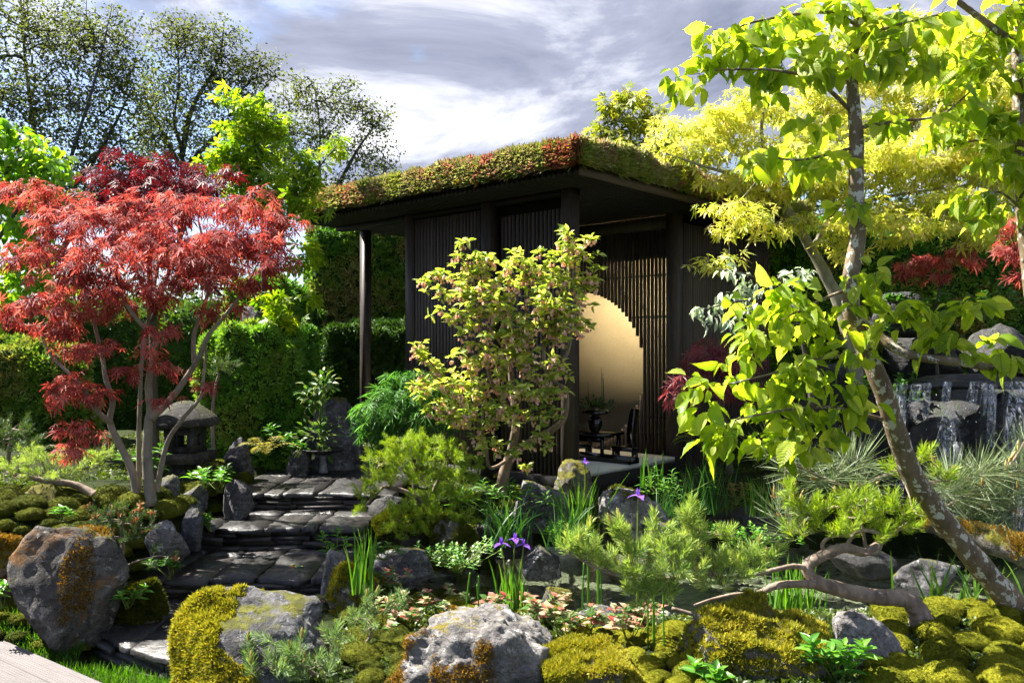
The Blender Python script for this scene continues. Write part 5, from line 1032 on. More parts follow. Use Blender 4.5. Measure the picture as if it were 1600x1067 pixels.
bell = lathe([(0.02, 0), (0.32, -0.15), (0.42, -0.55), (0.34, -0.85), (0.45, -1.0)], (0, 0, 0), 6); sel = rng.random(len(tips)) < 0.6
bp = np.repeat(tips[sel], 6, 0); bp = bp + rng.normal(size=bp.shape) * [0.016, 0.016, 0.010] - [0, 0, 0.025]
part(en, 'blossoms', *inst(*bell, bp, np.stack([turn(np.eye(3), a).T for a in rng.random(len(bp)) * 6]), 0.019 + 0.005 * rng.random(len(bp))), M_bell, True, None, 'stuff')

# ---- green laceleaf maple at its side, ferns
M_lace = leaf_mat('laceleaf_green', [(0.03, 0.11, 0.02), (0.06, 0.17, 0.03), (0.12, 0.26, 0.05)], 0.45, (1.2, 1.3, 0.6))
maple('green_laceleaf_maple', 'feathery green laceleaf maple mounded left of the flowering shrub', 'shrub', drop(640, 7.6), [([(650, 770, 7.6), (645, 700, 7.6), (640, 640, 7.5), (630, 600, 7.5)], 0.03, 0.012)],
      [(640, 590, 7.4, 45, 14), (610, 615, 7.3, 40, 14), (670, 610, 7.3, 45, 16), (590, 640, 7.2, 34, 14), (640, 640, 7.2, 50, 16), (580, 668, 7.2, 30, 14), (630, 670, 7.2, 46, 16), (590, 695, 7.2, 26, 10), (690, 650, 7.3, 40, 16), (570, 650, 7.2, 20, 10)], 680, 9, 0.10, 0.08, M_lace, 141, t_maple(7, 0.05, 115, 0.6, 0.5, 0.5), None, 0.9)
def fern(px, Y, lab, mat, h=0.32, n=9, seed=1, py=None):
    rng = np.random.default_rng(seed); b = drop(px, Y) if py is None else P(px, py, Y); th = thing('fern', lab, 'fern', b)
    for k in range(n):
        a = k / n * 6.283 + rng.random() * 0.9; hl = h * (0.55 + 0.6 * rng.random()); el = 0.6 + 1.1 * rng.random(); u = np.linspace(0, 1, 13)[:, None]; d = np.array([math.cos(a), math.sin(a), 0])
        sp = b + d * u * hl + np.array([0, 0, 1]) * (u * hl * 1.6 * el - u * u * hl * 1.35 * el); A = Acc(); A.add(*tube(sp, np.linspace(0.003, 0.001, 13), 4))
        sd = np.cross(d, [0, 0, 1]); tt = unit(np.gradient(sp, axis=0)); ln_ = np.sin(np.linspace(0.25, 3.0, 13)) * h * 0.26 + 0.01
        for sg in (-1, 1): A.add(*inst(*t_oval(0.3, 1, 3, 0.05, 0.2), sp[1:], frames((sd * sg + tt * 0.5)[1:], np.tile([0, 0, 1.0], (12, 1)) + 0.1), ln_[1:]))
        A.part(th, 'frond', mat)
fern(415, 7.3, 'yellowish fern between the lantern hedge and the basin', leaf_mat('pale_fern', [(0.16, 0.16, 0.05), (0.25, 0.23, 0.08)], 0.5), 0.26, 8, 1, 712)
fern(1098, 7.7, 'olive fern below the side wall of the pavilion', leaf_mat('olive_fern', [(0.08, 0.11, 0.02), (0.14, 0.16, 0.03)], 0.5), 0.3, 9, 2, 705)
# ================================================================== PINES
M_pinebark = bark_mat('pine_bark', (0.09, 0.06, 0.045), (0.30, 0.23, 0.18), (0.36, 0.31, 0.26), 0.56, 18)
M_needle = {'lime': leaf_mat('lime_needles', [(0.10, 0.20, 0.015), (0.21, 0.32, 0.025), (0.38, 0.44, 0.05)], 0.45, (1.3, 1.3, 0.4)),
            'blue': leaf_mat('blue_green_needles', [(0.07, 0.13, 0.055), (0.15, 0.23, 0.09), (0.28, 0.36, 0.15)], 0.35, (1.2, 1.3, 0.6)),
            'yellow': leaf_mat('yellow_green_needles', [(0.10, 0.20, 0.04), (0.20, 0.32, 0.07), (0.34, 0.43, 0.11), (0.47, 0.50, 0.17)], 0.4, (1.25, 1.25, 0.5)),
            'dark': leaf_mat('dark_needles', [(0.02, 0.05, 0.018), (0.045, 0.085, 0.028), (0.08, 0.13, 0.04)], 0.35),
            'long': leaf_mat('black_pine_needles', [(0.06, 0.10, 0.04), (0.13, 0.18, 0.08), (0.26, 0.30, 0.17)], 0.3, (1.1, 1.15, 0.7))}
M_candle = leaf_mat('pine_candles', [(0.30, 0.24, 0.05), (0.42, 0.30, 0.10)], 0.2); M_cone = leaf_mat('orange_pine_flowers', [(0.30, 0.10, 0.03), (0.45, 0.19, 0.06)], 0.2)
prg = np.random.default_rng(55)
SHOOT = [t_shoot(80, 0.85, 0.5, 0.034, 55, 0.0, prg) for _ in range(3)]; SHOOTL = [t_shoot(46, 0.25, 1.0, 0.015, 72, 0.0, prg) for _ in range(3)]
CANDLE = lathe([(0.10, 0), (0.14, 0.2), (0.12, 0.7), (0.05, 1.0), (0.001, 1.05)], (0, 0, 0), 6); CANDLE = (CANDLE[0][:, [0, 2, 1]], [CANDLE[1][0][:, ::-1]])
def pine(label, base, limbs, clusters, dens, size, kind, seed, shoots=SHOOT, candles=0.0, cones=0.0, up=0.7, out=0.7, depth=0.8, name='pine', tip_r=0.0022, per=1, cat='pine', bark=None, cscale=1.0):
    rng = np.random.default_rng(seed); th = thing(name, label, cat, base); sk = Skel(); limbs_of(th, sk, limbs, bark or M_pinebark, 12, 0.2, 8)
    tips, cen = clusters_to_tips(clusters, dens, rng, depth, 0.45); sk.grow(tips, 0.06, -0.03, 0.10, rng, 0.2, 6); part(th, 'twigs', *sk.twigs(tip_r, 2.6, 0.014, 5), bark or M_pinebark, False, None, 'stuff')
    t = np.repeat(tips, per, 0); c = np.repeat(cen, per, 0); d = unit(t - c) * out + rng.normal(size=t.shape) * 0.35 + [0, 0, up]; R = frames(d, rand_unit(len(t), rng)); s = size * (0.75 + 0.5 * rng.random(len(t)))
    ac = Acc()
    for k in range(len(shoots)):
        q = np.arange(len(t)) % len(shoots) == k
        if q.any(): ac.add(*inst(*shoots[k], t[q] - unit(d[q]) * (s[q] * 0.3)[:, None], R[q], s[q]))
    ac.part(th, 'needles', M_needle[kind], False, 'stuff')
    if candles:
        q = rng.random(len(t)) < candles; part(th, 'candles', *inst(*CANDLE, (t + unit(d) * (s * 0.45)[:, None])[q], frames(unit(d[q]) + [0, 0, 1.2], rand_unit(q.sum(), rng)), s[q] * 0.45 * cscale), M_candle, True, None, 'stuff')
    if cones:
        q = rng.random(len(t)) < cones; cp_ = (t + unit(d) * (s * 0.42)[:, None])[q]; A = Acc()
        for _ in range(5): A.add(*inst(*CANDLE, cp_ + rng.normal(size=cp_.shape) * 0.006, frames(rng.normal(size=cp_.shape) + [0, 0, 1.0], rand_unit(len(cp_), rng)), 0.028 * cscale))
        A.part(th, 'cones', M_cone, True, 'stuff')
    return th
# bright pine beside the steps
Y = 6.5
pine('bright green bushy pine spilling over the rocks beside the steps', drop(660, 6.6), [([(690, 850, 6.7), (680, 810, 6.6), (655, 780, 6.55), (625, 765, 6.5), (600, 760, 6.45)], 0.035, 0.012), ([(665, 790, 6.6), (690, 740, 6.5), (700, 710, 6.5)], 0.018, 0.007), ([(600, 760, 6.45), (575, 785, 6.4), (562, 800, 6.4)], 0.012, 0.005)],
     [(630, 690, Y, 34, 12), (675, 695, Y, 36, 12), (600, 715, Y, 34, 12), (650, 715, Y-.1, 44, 14), (705, 712, Y-.1, 34, 12), (735, 728, Y, 18, 12), (600, 745, Y-.1, 34, 14), (660, 745, Y-.15, 44, 14), (715, 750, Y-.1, 30, 14), (570, 772, Y-.1, 16, 10), (680, 775, Y-.15, 36, 12), (725, 780, Y-.1, 20, 10), (640, 800, Y-.2, 34, 12), (690, 805, Y-.2, 34, 14), (615, 820, Y-.2, 22, 10), (672, 828, Y-.2, 26, 8), (640, 832, Y-.2, 20, 8), (720, 810, Y-.2, 20, 10), (562, 795, Y-.1, 10, 8)], 2600, 0.088, 'lime', 151)
# low pine pads at the edge
pine('low spreading pine with a pale crooked branch beside the crimson maple', drop(60, 6.0), [([(150, 775, 6.0), (118, 758, 6.0), (80, 752, 5.95), (40, 745, 5.9), (10, 738, 5.9)], 0.03, 0.012), ([(118, 758, 6.0), (140, 768, 6.0), (165, 775, 6.0)], 0.02, 0.015)],
     [(30, 725, 5.9, 40, 10), (80, 715, 5.9, 44, 12), (130, 720, 5.9, 36, 12), (55, 740, 5.85, 44, 9), (110, 738, 5.85, 40, 10), (155, 710, 5.95, 20, 10), (15, 745, 5.85, 20, 8), (45, 708, 5.95, 20, 8)], 2000, 0.07, 'yellow', 152)
pine('dark blue-green pine cushion at the edge behind the low pine', drop(10, 6.8), [([(10, 740, 6.8), (15, 700, 6.8), (20, 670, 6.8)], 0.02, 0.01)], [(20, 670, 6.7, 50, 16), (10, 695, 6.7, 55, 14), (45, 690, 6.7, 26, 12), (160, 700, 6.5, 20, 12), (-20, 680, 6.7, 30, 20)], 1300, 0.08, 'dark', 153)
pine('small pine tuft growing beside the lantern cap', drop(345, 7.6), [([(335, 760, 7.6), (332, 650, 7.6), (338, 600, 7.6), (345, 575, 7.6)], 0.02, 0.008)], [(352, 568, 7.6, 22, 10), (345, 582, 7.6, 20, 7)], 1800, 0.085, 'dark', 154)
pine('small pine with orange flowers leaning out beside the tall grey rock', drop(190, 4.95), [([(183, 912, 4.95), (188, 880, 4.95), (192, 850, 4.95), (190, 820, 4.95)], 0.016, 0.009), ([(186, 895, 4.95), (205, 880, 4.9), (230, 872, 4.9), (250, 868, 4.9)], 0.007, 0.004)],
     [(165, 795, 4.95, 26, 8), (200, 792, 4.95, 30, 8), (235, 800, 4.95, 20, 8), (150, 820, 4.9, 24, 10), (190, 815, 4.9, 34, 12), (225, 818, 4.9, 22, 8), (175, 842, 4.85, 28, 9), (205, 840, 4.85, 22, 8), (240, 885, 4.85, 14, 6), (270, 868, 4.9, 8, 6), (240, 858, 4.9, 8, 5)], 2600, 0.06, 'dark', 155, cones=0.22, candles=0.08, up=0.9)
Y = 3.75
pine('blue-green young pine in front of the mossy boulder', drop(470, 3.8), [([(530, 1090, 3.8), (500, 1060, 3.8), (470, 1040, 3.75)], 0.016, 0.009), ([(500, 1060, 3.8), (440, 1050, 3.75), (410, 1040, 3.75)], 0.009, 0.004)],
     [(432, 1000, Y, 14, 10), (420, 1035, Y-.05, 34, 10), (465, 1020, Y-.05, 20, 12), (500, 1030, Y, 26, 12), (520, 1000, Y, 14, 8), (395, 1045, Y, 20, 8), (480, 1055, Y-.05, 40, 10), (440, 1060, Y-.05, 30, 8), (385, 1020, Y, 14, 6)], 2600, 0.10, 'blue', 156, candles=0.4, up=1.0)
pine('slender little pine on a thin bent stem among moss cushions', drop(555, 4.0), [([(553, 1068, 4.0), (556, 1030, 4.0), (562, 1012, 4.0), (578, 995, 4.0), (580, 960, 4.0)], 0.012, 0.006)],
     [(572, 935, 4.0, 12, 12), (560, 965, 4.0, 22, 10), (590, 955, 4.0, 20, 10), (578, 980, 3.95, 20, 8), (615, 950, 4.0, 22, 8), (557, 1008, 4.0, 10, 5), (635, 940, 4.05, 12, 6)], 2300, 0.085, 'blue', 157, candles=0.35, up=1.0)
# the trained pine over the pond
Y = 4.15
pine('trained pine whose bent trunk reaches out over the pond', drop(1440, 4.15), [
    ([(1442, 975, Y), (1432, 950, Y), (1415, 936, Y), (1370, 932, Y), (1310, 920, Y), (1275, 908, Y), (1262, 885, Y), (1285, 868, Y), (1320, 856, Y), (1350, 862, Y+.05), (1375, 850, Y+.05)], 0.046, 0.020),
    ([(1280, 914, Y), (1255, 912, Y-.05), (1215, 914, Y-.1), (1190, 925, Y-.1), (1160, 940, Y-.1), (1120, 955, Y-.15), (1090, 960, Y-.2), (1050, 950, Y-.2)], 0.022, 0.008),
    ([(1180, 930, Y-.1), (1150, 928, Y-.15), (1115, 935, Y-.15), (1085, 945, Y-.2)], 0.010, 0.005), ([(1263, 888, Y), (1240, 884, Y-.05), (1210, 890, Y-.1), (1170, 900, Y-.15), (1130, 902, Y-.2), (1080, 900, Y-.2)], 0.014, 0.007),
    ([(1130, 902, Y-.2), (1095, 890, Y-.2), (1100, 870, Y-.2), (1090, 845, Y-.2)], 0.010, 0.005), ([(1085, 900, Y-.2), (1000, 905, Y-.25), (940, 890, Y-.25), (890, 865, Y-.25)], 0.010, 0.004),
    ([(1320, 856, Y), (1340, 830, Y), (1375, 835, Y), (1372, 862, Y), (1350, 866, Y)], 0.010, 0.007), ([(1290, 868, Y), (1285, 850, Y), (1300, 838, Y), (1330, 838, Y)], 0.010, 0.006)],
    [(890, 850, Y-.25, 14, 12), (920, 862, Y-.25, 26, 12), (905, 835, Y-.25, 14, 8), (950, 880, Y-.25, 26, 12), (975, 830, Y-.25, 14, 14), (985, 860, Y-.25, 24, 14), (1000, 895, Y-.3, 34, 14), (1030, 830, Y-.2, 18, 14), (1045, 865, Y-.25, 36, 16), (1075, 810, Y-.2, 20, 14), (1085, 835, Y-.2, 24, 14), (1060, 890, Y-.3, 34, 12), (990, 920, Y-.3, 26, 12), (1035, 925, Y-.3, 24, 10), (1120, 880, Y-.2, 26, 12), (1140, 840, Y-.2, 20, 10), (1170, 870, Y-.2, 30, 14), (1200, 870, Y-.2, 18, 12), (1115, 910, Y-.25, 24, 8), (1165, 895, Y-.25, 22, 10), (1010, 945, Y-.3, 16, 8)], 3600, 0.095, 'yellow', 158, candles=0.10, up=1.0, out=0.6, depth=0.6)
pine('bright pine pad trained above the pond beside the hornbeam trunk', drop(1400, 4.3), [([(1360, 862, 4.2), (1352, 850, 4.2), (1348, 825, 4.2), (1340, 800, 4.2)], 0.010, 0.006), ([(1375, 850, 4.2), (1400, 830, 4.2), (1420, 815, 4.2)], 0.010, 0.005)],
     [(1240, 770, 4.2, 12, 16), (1260, 800, 4.2, 24, 14), (1290, 795, 4.2, 26, 14), (1300, 825, 4.15, 34, 12), (1340, 805, 4.15, 32, 14), (1355, 835, 4.15, 34, 10), (1395, 800, 4.15, 30, 14), (1410, 825, 4.15, 28, 12), (1390, 780, 4.2, 20, 8), (1435, 810, 4.2, 14, 10), (1440, 715, 4.4, 20, 10), (1470, 745, 4.4, 22, 12), (1400, 735, 4.4, 20, 10), (1330, 780, 4.2, 26, 9), (1250, 835, 4.15, 18, 8)], 2600, 0.09, 'lime', 159, candles=0.05, up=1.0)
Y = 4.75
pine('black pine with long stiff needles and brown buds before the waterfall', drop(1500, 4.9), [
    ([(1640, 780, 4.8), (1600, 740, 4.8), (1560, 750, 4.8), (1520, 770, 4.75), (1480, 790, 4.75)], 0.02, 0.008), ([(1470, 760, 4.8), (1400, 740, 4.8), (1330, 760, 4.75), (1260, 735, 4.75), (1215, 710, 4.75)], 0.012, 0.005), ([(1560, 750, 4.8), (1590, 710, 4.8), (1600, 690, 4.8)], 0.01, 0.005)],
    [(1215, 700, Y, 18, 8), (1245, 735, Y, 26, 10), (1290, 745, Y, 26, 10), (1330, 720, Y, 26, 10), (1350, 755, Y, 26, 10), (1220, 790, Y, 14, 16), (1240, 830, Y, 12, 8), (1480, 760, Y, 30, 20), (1530, 740, Y, 30, 16), (1560, 780, Y, 34, 16), (1510, 800, Y, 26, 10), (1590, 730, Y, 20, 16), (1600, 690, Y, 14, 10), (1590, 800, Y, 20, 10)], 1200, 0.22, 'long', 160, SHOOTL, candles=0.5, cones=0.25, up=0.55, depth=0.5, cscale=0.55)

# ================================================================== ROCKS
def rk(lab, x0, x1, y0, y1, Y, mat, seed, moss=None, n=0, size=0.014, **k):
    mk = {q: k.pop(q) for q in ('lo', 'upw', 'sel', 'freq') if q in k}; o, V, T = rock(lab, x0, x1, y0, y1, Y, mat, seed, **k)
    if moss: moss_on(o, V, T, moss, n, size, seed, **mk)
    return o
rk('tall rust-streaked grey rock standing beside the lawn', 12, 190, 818, 1010, 4.75, RK_rust, 401, M_mossO, 9000, 0.012, sub=5, depth=0.8, rough=0.10, planes=14, lo=0.35, upw=0.0, sel=lambda q: 1.6 * np.exp(-((q[:, 0] - 0.35)**2 / 0.07 + (q[:, 2] - 0.25)**2 / 0.35)) * (q[:, 1] < 0.3) - 0.35)
rk('mossy brown rock cut off by the picture edge behind the tall grey rock', -80, 40, 835, 930, 5.0, RK_mossy, 402, M_mossO, 6000, 0.014, sub=5, lo=0.1)
rk('boulder half covered in yellow moss beside the first step', 282, 535, 925, 1110, 3.95, RK_grey, 403, M_mossY, 26000, 0.014, sub=5, depth=0.75, planes=11, lo=0.05, upw=0.1, sel=lambda q: 1.0 - 1.9 / (1 + np.exp(-9 * (q[:, 0] + 0.3 * q[:, 2] + 0.55 * fbm(q * 2.3, 4, 8) + 0.05))))
rk('broad pale craggy boulder with rusty moss at the front of the bank', 600, 905, 962, 1120, 3.65, RK_pale, 404, M_mossO, 20000, 0.012, sub=6, depth=0.7, planes=9, rough=0.16, lo=0.30, upw=0.05, sel=lambda q: -0.05 - 0.45 * q[:, 0])
rk('low boulder under a golden moss mat at the frame bottom', 830, 1010, 1005, 1130, 3.6, RK_mossy, 405, M_mossY, 26000, 0.012, sub=5, planes=7, rough=0.16, lo=0.05, upw=0.55, depth=1.0)
rk('craggy boulder cloaked in yellow moss below the trained pine', 1055, 1330, 930, 1130, 3.85, RK_mossy, 406, M_mossY, 42000, 0.014, sub=6, planes=10, rough=0.2, lo=0.22, upw=0.5, depth=0.9)
rk('grey slanting rock between yellow moss boulder and moss cushions', 1300, 1410, 955, 1100, 3.85, RK_pale, 407, None, 0, sub=5, planes=12)
rk('smooth pale flat stone lying at the pond edge', 865, 985, 945, 985, 4.6, RK_pale, 408, sub=5, planes=4, rough=0.06, depth=0.7)
rk('lichen-spotted grey boulder below the flowering shrub', 796, 888, 748, 822, 6.9, RK_grey, 409, M_mossG, 3000, 0.014, sub=5, lo=0.5)
rk('long mossy stone lying at the pavilion corner', 866, 932, 718, 768, 7.35, RK_mossy, 410, sub=5, depth=0.7, tilt=-0.3)
rk('white-streaked boulder with dark mossy flank in mid pond bank', 930, 1040, 762, 850, 6.6, RK_pale, 411, M_mossG, 5000, 0.014, sub=5, lo=0.35, sel=lambda q: 0.6 * (q[:, 2] < 0.1) - 0.1)
rk('low rock on the far pond bank under the flowering shrub', 660, 740, 800, 880, 6.3, RK_mossy, 412, M_mossG, 5000, 0.014, lo=0.0)
rk('rounded grey stone half in the pond below the bright pine', 590, 690, 855, 905, 5.7, RK_grey, 413, sub=5, planes=6)
rk('flat wet stone lying in the pond beside the iris', 815, 880, 852, 884, 6.2, RK_grey, 414, planes=6)
rk('brown stone under the water edge by the pink ground cover', 845, 900, 915, 950, 5.3, RK_mossy, 415, planes=6)
rk('pale jagged rock at the turn of the steps by the iris leaves', 500, 545, 855, 930, 5.25, RK_pale, 416, sub=5)
rk('mossy stone tucked below the jagged rock beside the steps', 515, 590, 878, 940, 5.05, RK_mossy, 417, M_mossY, 6000, 0.014, lo=-0.1)
rk('upright pale rock below the lantern, first of the path edge rocks', 240, 285, 742, 792, 6.1, RK_grey, 418)
rk('small grey rock beside the green rosette below the lantern', 278, 325, 757, 785, 6.2, RK_grey, 419)
rk('upright grey rock in the moss halfway down the steps', 288, 322, 785, 845, 5.75, RK_grey, 420)
rk('pale rough rock in the moss beside the second step', 228, 292, 810, 872, 5.35, RK_pale, 421)
rk('dark mossy rock leaning on the lowest step', 190, 265, 905, 965, 4.95, RK_mossy, 422, M_mossG, 7000, 0.016, lo=-0.2)
rk('dark rock at the top of the steps beside the fern', 345, 395, 748, 800, 6.6, RK_grey, 423)
rk('shaded rock beneath the fern near the terrace', 350, 395, 682, 742, 7.6, RK_grey, 424)
rk('large dark rock looming behind the basin', 478, 575, 620, 740, 8.4, RK_grey, 425, sub=5, depth=0.8)
rk('dark rock beside the basin at the terrace edge', 448, 490, 700, 742, 7.9, RK_grey, 426)
rk('dark rock perched high among the green maple leaves', 372, 408, 478, 528, 8.7, RK_grey, 427)
rk('dark stone under the bright pine at the pond side', 575, 640, 770, 830, 6.7, RK_dark, 428)
rk('wet dark stone under the far pond bank', 1040, 1120, 800, 850, 7.2, RK_dark, 429)
rk('dark stone under the platform beside the white-streaked boulder', 1110, 1240, 790, 845, 7.4, RK_dark, 430)
rk('flat dark stone standing in the pond beneath the pine', 1300, 1400, 855, 890, 6.3, RK_dark, 431, planes=6)
rk('flat stone breaking the water beside the mossy log', 1400, 1500, 868, 900, 6.0, RK_grey, 432, planes=6)
rk('small grey stone by the pond behind the yellow iris tuft', 1010, 1060, 815, 850, 6.0, RK_grey, 433)
rk('mossy bulge of rock below the bright pine', 580, 700, 790, 880, 6.55, RK_mossy, 434, M_mossG, 8000, 0.018, lo=-0.3, depth=0.8)
rk('weathered wooden-looking stone under the low pine', 25, 95, 755, 785, 5.8, RK_mossy, 435)
rk('dark stone at the water edge by the cress', 740, 830, 800, 850, 6.5, RK_dark, 436)

# ================================================================== MOSS CUSHIONS
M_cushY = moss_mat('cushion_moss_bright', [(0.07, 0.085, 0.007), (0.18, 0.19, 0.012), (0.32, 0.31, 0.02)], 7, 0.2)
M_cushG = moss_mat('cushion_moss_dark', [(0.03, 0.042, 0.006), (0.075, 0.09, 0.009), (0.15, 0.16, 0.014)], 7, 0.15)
CUSH = {}
for nm, mt in (('Y', M_cushY), ('G', M_cushG)):
    for k in range(4):
        V, T = ico(4); V *= (1 + 0.16 * fbm(V * 1.6 + 9 * k, 3, k))[:, None]; V[:, 2] = np.where(V[:, 2] < -0.25, -0.25, V[:, 2])
        q = np.random.default_rng(k); p, nr = on_surface(V, T, 2600, q); kp = nr[:, 2] > -0.3; p, nr = p[kp], nr[kp]
        if T_TUFT is None: pass
        F_, ff = inst(*T_TUFT, p, frames(nr + q.normal(size=nr.shape) * 0.4, rand_unit(len(p), q)), 0.045 + 0.03 * q.random(len(p)))
        A = Acc(); A.add(V, [T]); A.add(F_, ff); Vv, fs = A.get(); CUSH.setdefault(nm, []).append(make_mesh('moss_cushion', Vv, fs, mt, True))
crg = np.random.default_rng(77)
def moss_bank(name, label, kind, spots, fields):
    th = thing(name, label, None, (0, 0, 0), None, 'structure'); n = 0; taken = []
    for px, py, r in spots: taken.append((hit(px, py), r))
    for (x0, x1, y0, y1, rpx, cnt) in fields:
        tries = 0; c = 0
        while c < cnt and tries < cnt * 25:
            tries += 1; p = hit(crg.uniform(x0, x1), crg.uniform(y0, y1)); r = rpx * (0.7 + 0.6 * crg.random())
            rw = r * ppm(p[1])
            if all(np.linalg.norm(p - q) > 0.78 * (rw + rr * ppm(q[1])) for q, rr in taken): taken.append((p, r)); c += 1
    for p, r in taken:
        s = r * ppm(p[1]); me = CUSH[kind][n % 4]; n += 1
        o = put('moss_cushion', me, th, p + [0, 0, 0.05 * s], (crg.normal() * 0.1, crg.normal() * 0.1, crg.random() * 6.28), (s * (0.9 + 0.3 * crg.random()), s * (0.9 + 0.3 * crg.random()), s * (0.55 + 0.25 * crg.random())))
    return th
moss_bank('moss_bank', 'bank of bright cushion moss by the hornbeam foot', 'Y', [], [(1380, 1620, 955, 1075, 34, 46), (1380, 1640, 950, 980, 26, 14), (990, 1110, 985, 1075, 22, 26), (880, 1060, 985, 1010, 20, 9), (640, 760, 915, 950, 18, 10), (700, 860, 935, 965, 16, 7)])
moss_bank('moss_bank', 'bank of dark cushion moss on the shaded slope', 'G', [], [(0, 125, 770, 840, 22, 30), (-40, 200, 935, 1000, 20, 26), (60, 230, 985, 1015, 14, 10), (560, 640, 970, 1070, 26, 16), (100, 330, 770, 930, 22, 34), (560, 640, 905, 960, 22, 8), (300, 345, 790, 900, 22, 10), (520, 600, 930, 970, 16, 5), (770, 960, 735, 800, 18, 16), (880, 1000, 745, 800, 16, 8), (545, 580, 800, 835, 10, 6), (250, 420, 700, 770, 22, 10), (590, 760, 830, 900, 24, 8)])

# ================================================================== IRISES, REEDS AND SMALL PLANTS
def blades(base, n, h, w, spread, rng, lean=0.25, bend=0.25, seg=5):
    b = base + np.c_[rng.normal(size=(n, 2)) * spread, np.zeros(n)]; a = rng.random(n) * 6.283; hh = h * (0.55 + 0.5 * rng.random(n)); ln = lean * (0.2 + rng.random(n)); bd = bend * rng.random(n) ** 1.5
    u = np.linspace(0, 1, seg + 1); d = np.stack([np.cos(a), np.sin(a)], -1); f = rng.random(n) * 3.14; sd = np.stack([np.cos(f), np.sin(f), 0 * f], -1)
    hx = hh[:, None] * (ln[:, None] * u + bd[:, None] * u ** 3); hz = hh[:, None] * (u - 0.5 * bd[:, None] * u ** 3)
    c = np.stack([b[:, None, 0] + d[:, None, 0] * hx, b[:, None, 1] + d[:, None, 1] * hx, b[:, None, 2] + hz], -1); wd = w * (1 - u ** 2.2) * 0.5 + 0.0006
    V = np.stack([c - sd[:, None] * wd[None, :, None], c + sd[:, None] * wd[None, :, None]], 2).reshape(-1, 3)
    o = (np.arange(n) * (seg + 1) * 2)[:, None, None]; i = np.arange(seg)[:, None] * 2; return V, [(o + (i + np.array([0, 1, 3, 2]))[None]).reshape(-1, 4)]
M_blade = leaf_mat('iris_blades', [(0.04, 0.13, 0.015), (0.08, 0.20, 0.02), (0.15, 0.29, 0.03)], 0.45, (1.3, 1.4, 0.4))
M_bladeD = leaf_mat('rush_blades', [(0.015, 0.06, 0.014), (0.03, 0.10, 0.02), (0.06, 0.15, 0.03)], 0.4)
M_petal = leaf_mat('violet_petals', [(0.13, 0.05, 0.38), (0.20, 0.08, 0.50), (0.28, 0.14, 0.58)], 0.45, (1.2, 1.0, 1.2)); M_throat = leaf_mat('cream_throat', [(0.6, 0.45, 0.12), (0.65, 0.5, 0.25)], 0.3)
M_istem = leaf_mat('iris_stem', [(0.10, 0.16, 0.02), (0.16, 0.22, 0.03)], 0.2)
frg = np.random.default_rng(66)
def clump(px, py, Y, hpx, n, w, lab, mat=None, spread=0.03, lean=0.2, bend=0.3, name='iris_leaf_clump', cat='iris'):
    b = P(px, py, Y); th = solo(name, *blades(b, n, hpx * ppm(Y), w, spread, frg, lean, bend), mat or M_blade, lab, cat, b, kind=None); return th
def bloom(th, c, s, bud=False):
    R0 = frg.random() * 6.28
    for k in range(6):
        a = R0 + k * 1.047; d = np.array([math.cos(a), math.sin(a), 0]); fall = k % 2 == 0
        tv, tf = t_oval(0.8 if fall else 0.55, 1, 5, 0.08, 0.75 if fall else -0.25, 0, 0.03); ax = d + [0, 0, 0.45 if fall else 2.2]
        if bud: ax = d * 0.2 + [0, 0, 1.0]
        part(th, 'petal', *inst(tv, tf, np.array([c]), frames(np.array([ax], float), np.array([d * (-1 if not fall else 0.2) + [0, 0, 1.0 if fall else 0.0]])), np.array([s * (1.0 if fall else 0.85)])), M_petal, True)
        if fall and not bud: part(th, 'throat', *inst(*t_oval(0.3, 1, 3, 0.05, 0.3), np.array([c + [0, 0, 0.003]]), frames(np.array([ax], float), np.array([[0, 0, 1.0]])), np.array([s * 0.42])), M_throat, True)
def iris(lab, base, heads, Y, s=0.05, leaves=24, hpx=70, bud=False):
    b = P(*base, Y); th = thing('iris', lab, 'iris', b)
    for hx, hy in heads:
        e = P(hx, hy, Y); q = b + [frg.normal() * 0.02, frg.normal() * 0.02, 0]; part(th, 'stem', *tube(catmull([q, (q + e) / 2 + [frg.normal() * 0.008, 0, 0], e], 6), np.linspace(0.0055, 0.004, 13), 6), M_istem, True); bloom(th, e, s, bud)
    if leaves: part(th, 'leaves', *blades(b, leaves, hpx * ppm(Y), 0.011, 0.035, frg, 0.15, 0.1), M_blade, False, None, 'stuff')
iris('clump of three violet irises standing at the pond edge', (800, 950), [(783, 850), (805, 843), (818, 852)], 4.7, 0.047, 34, 75)
iris('single violet iris rising behind the trained pine', (1000, 1010), [(997, 775)], 4.6, 0.052, 10, 90)
iris('small dark blue iris before the pavilion floor', (910, 800), [(914, 722)], 6.8, 0.045, 0)
clump(566, 925, 4.9, 105, 46, 0.012, 'upright bright iris leaves at the turn of the steps', None, 0.035, 0.10, 0.12)
clump(792, 850, 6.2, 90, 90, 0.010, 'arching dark green rush tuft under the flowering shrub', M_bladeD, 0.07, 0.5, 0.5, 'rush_clump', 'rush')
clump(905, 850, 6.3, 120, 60, 0.011, 'tall green iris leaves before the pavilion corner', None, 0.05, 0.35, 0.25)
clump(880, 855, 6.0, 70, 60, 0.010, 'low dark rush tuft right of the lichen-spotted boulder', M_bladeD, 0.06, 0.4, 0.3, 'rush_clump', 'rush')
clump(1100, 800, 7.2, 90, 120, 0.011, 'dense grassy rush tuft beneath the pavilion side wall', M_bladeD, 0.08, 0.25, 0.3, 'rush_clump', 'rush')
clump(1048, 830, 6.7, 80, 90, 0.011, 'blue-green rush mass beside the white-streaked boulder', M_bladeD, 0.10, 0.35, 0.3, 'rush_clump', 'rush')
clump(1190, 805, 6.9, 70, 40, 0.012, 'short green iris leaves at the far pond bank', None, 0.06, 0.2, 0.2)
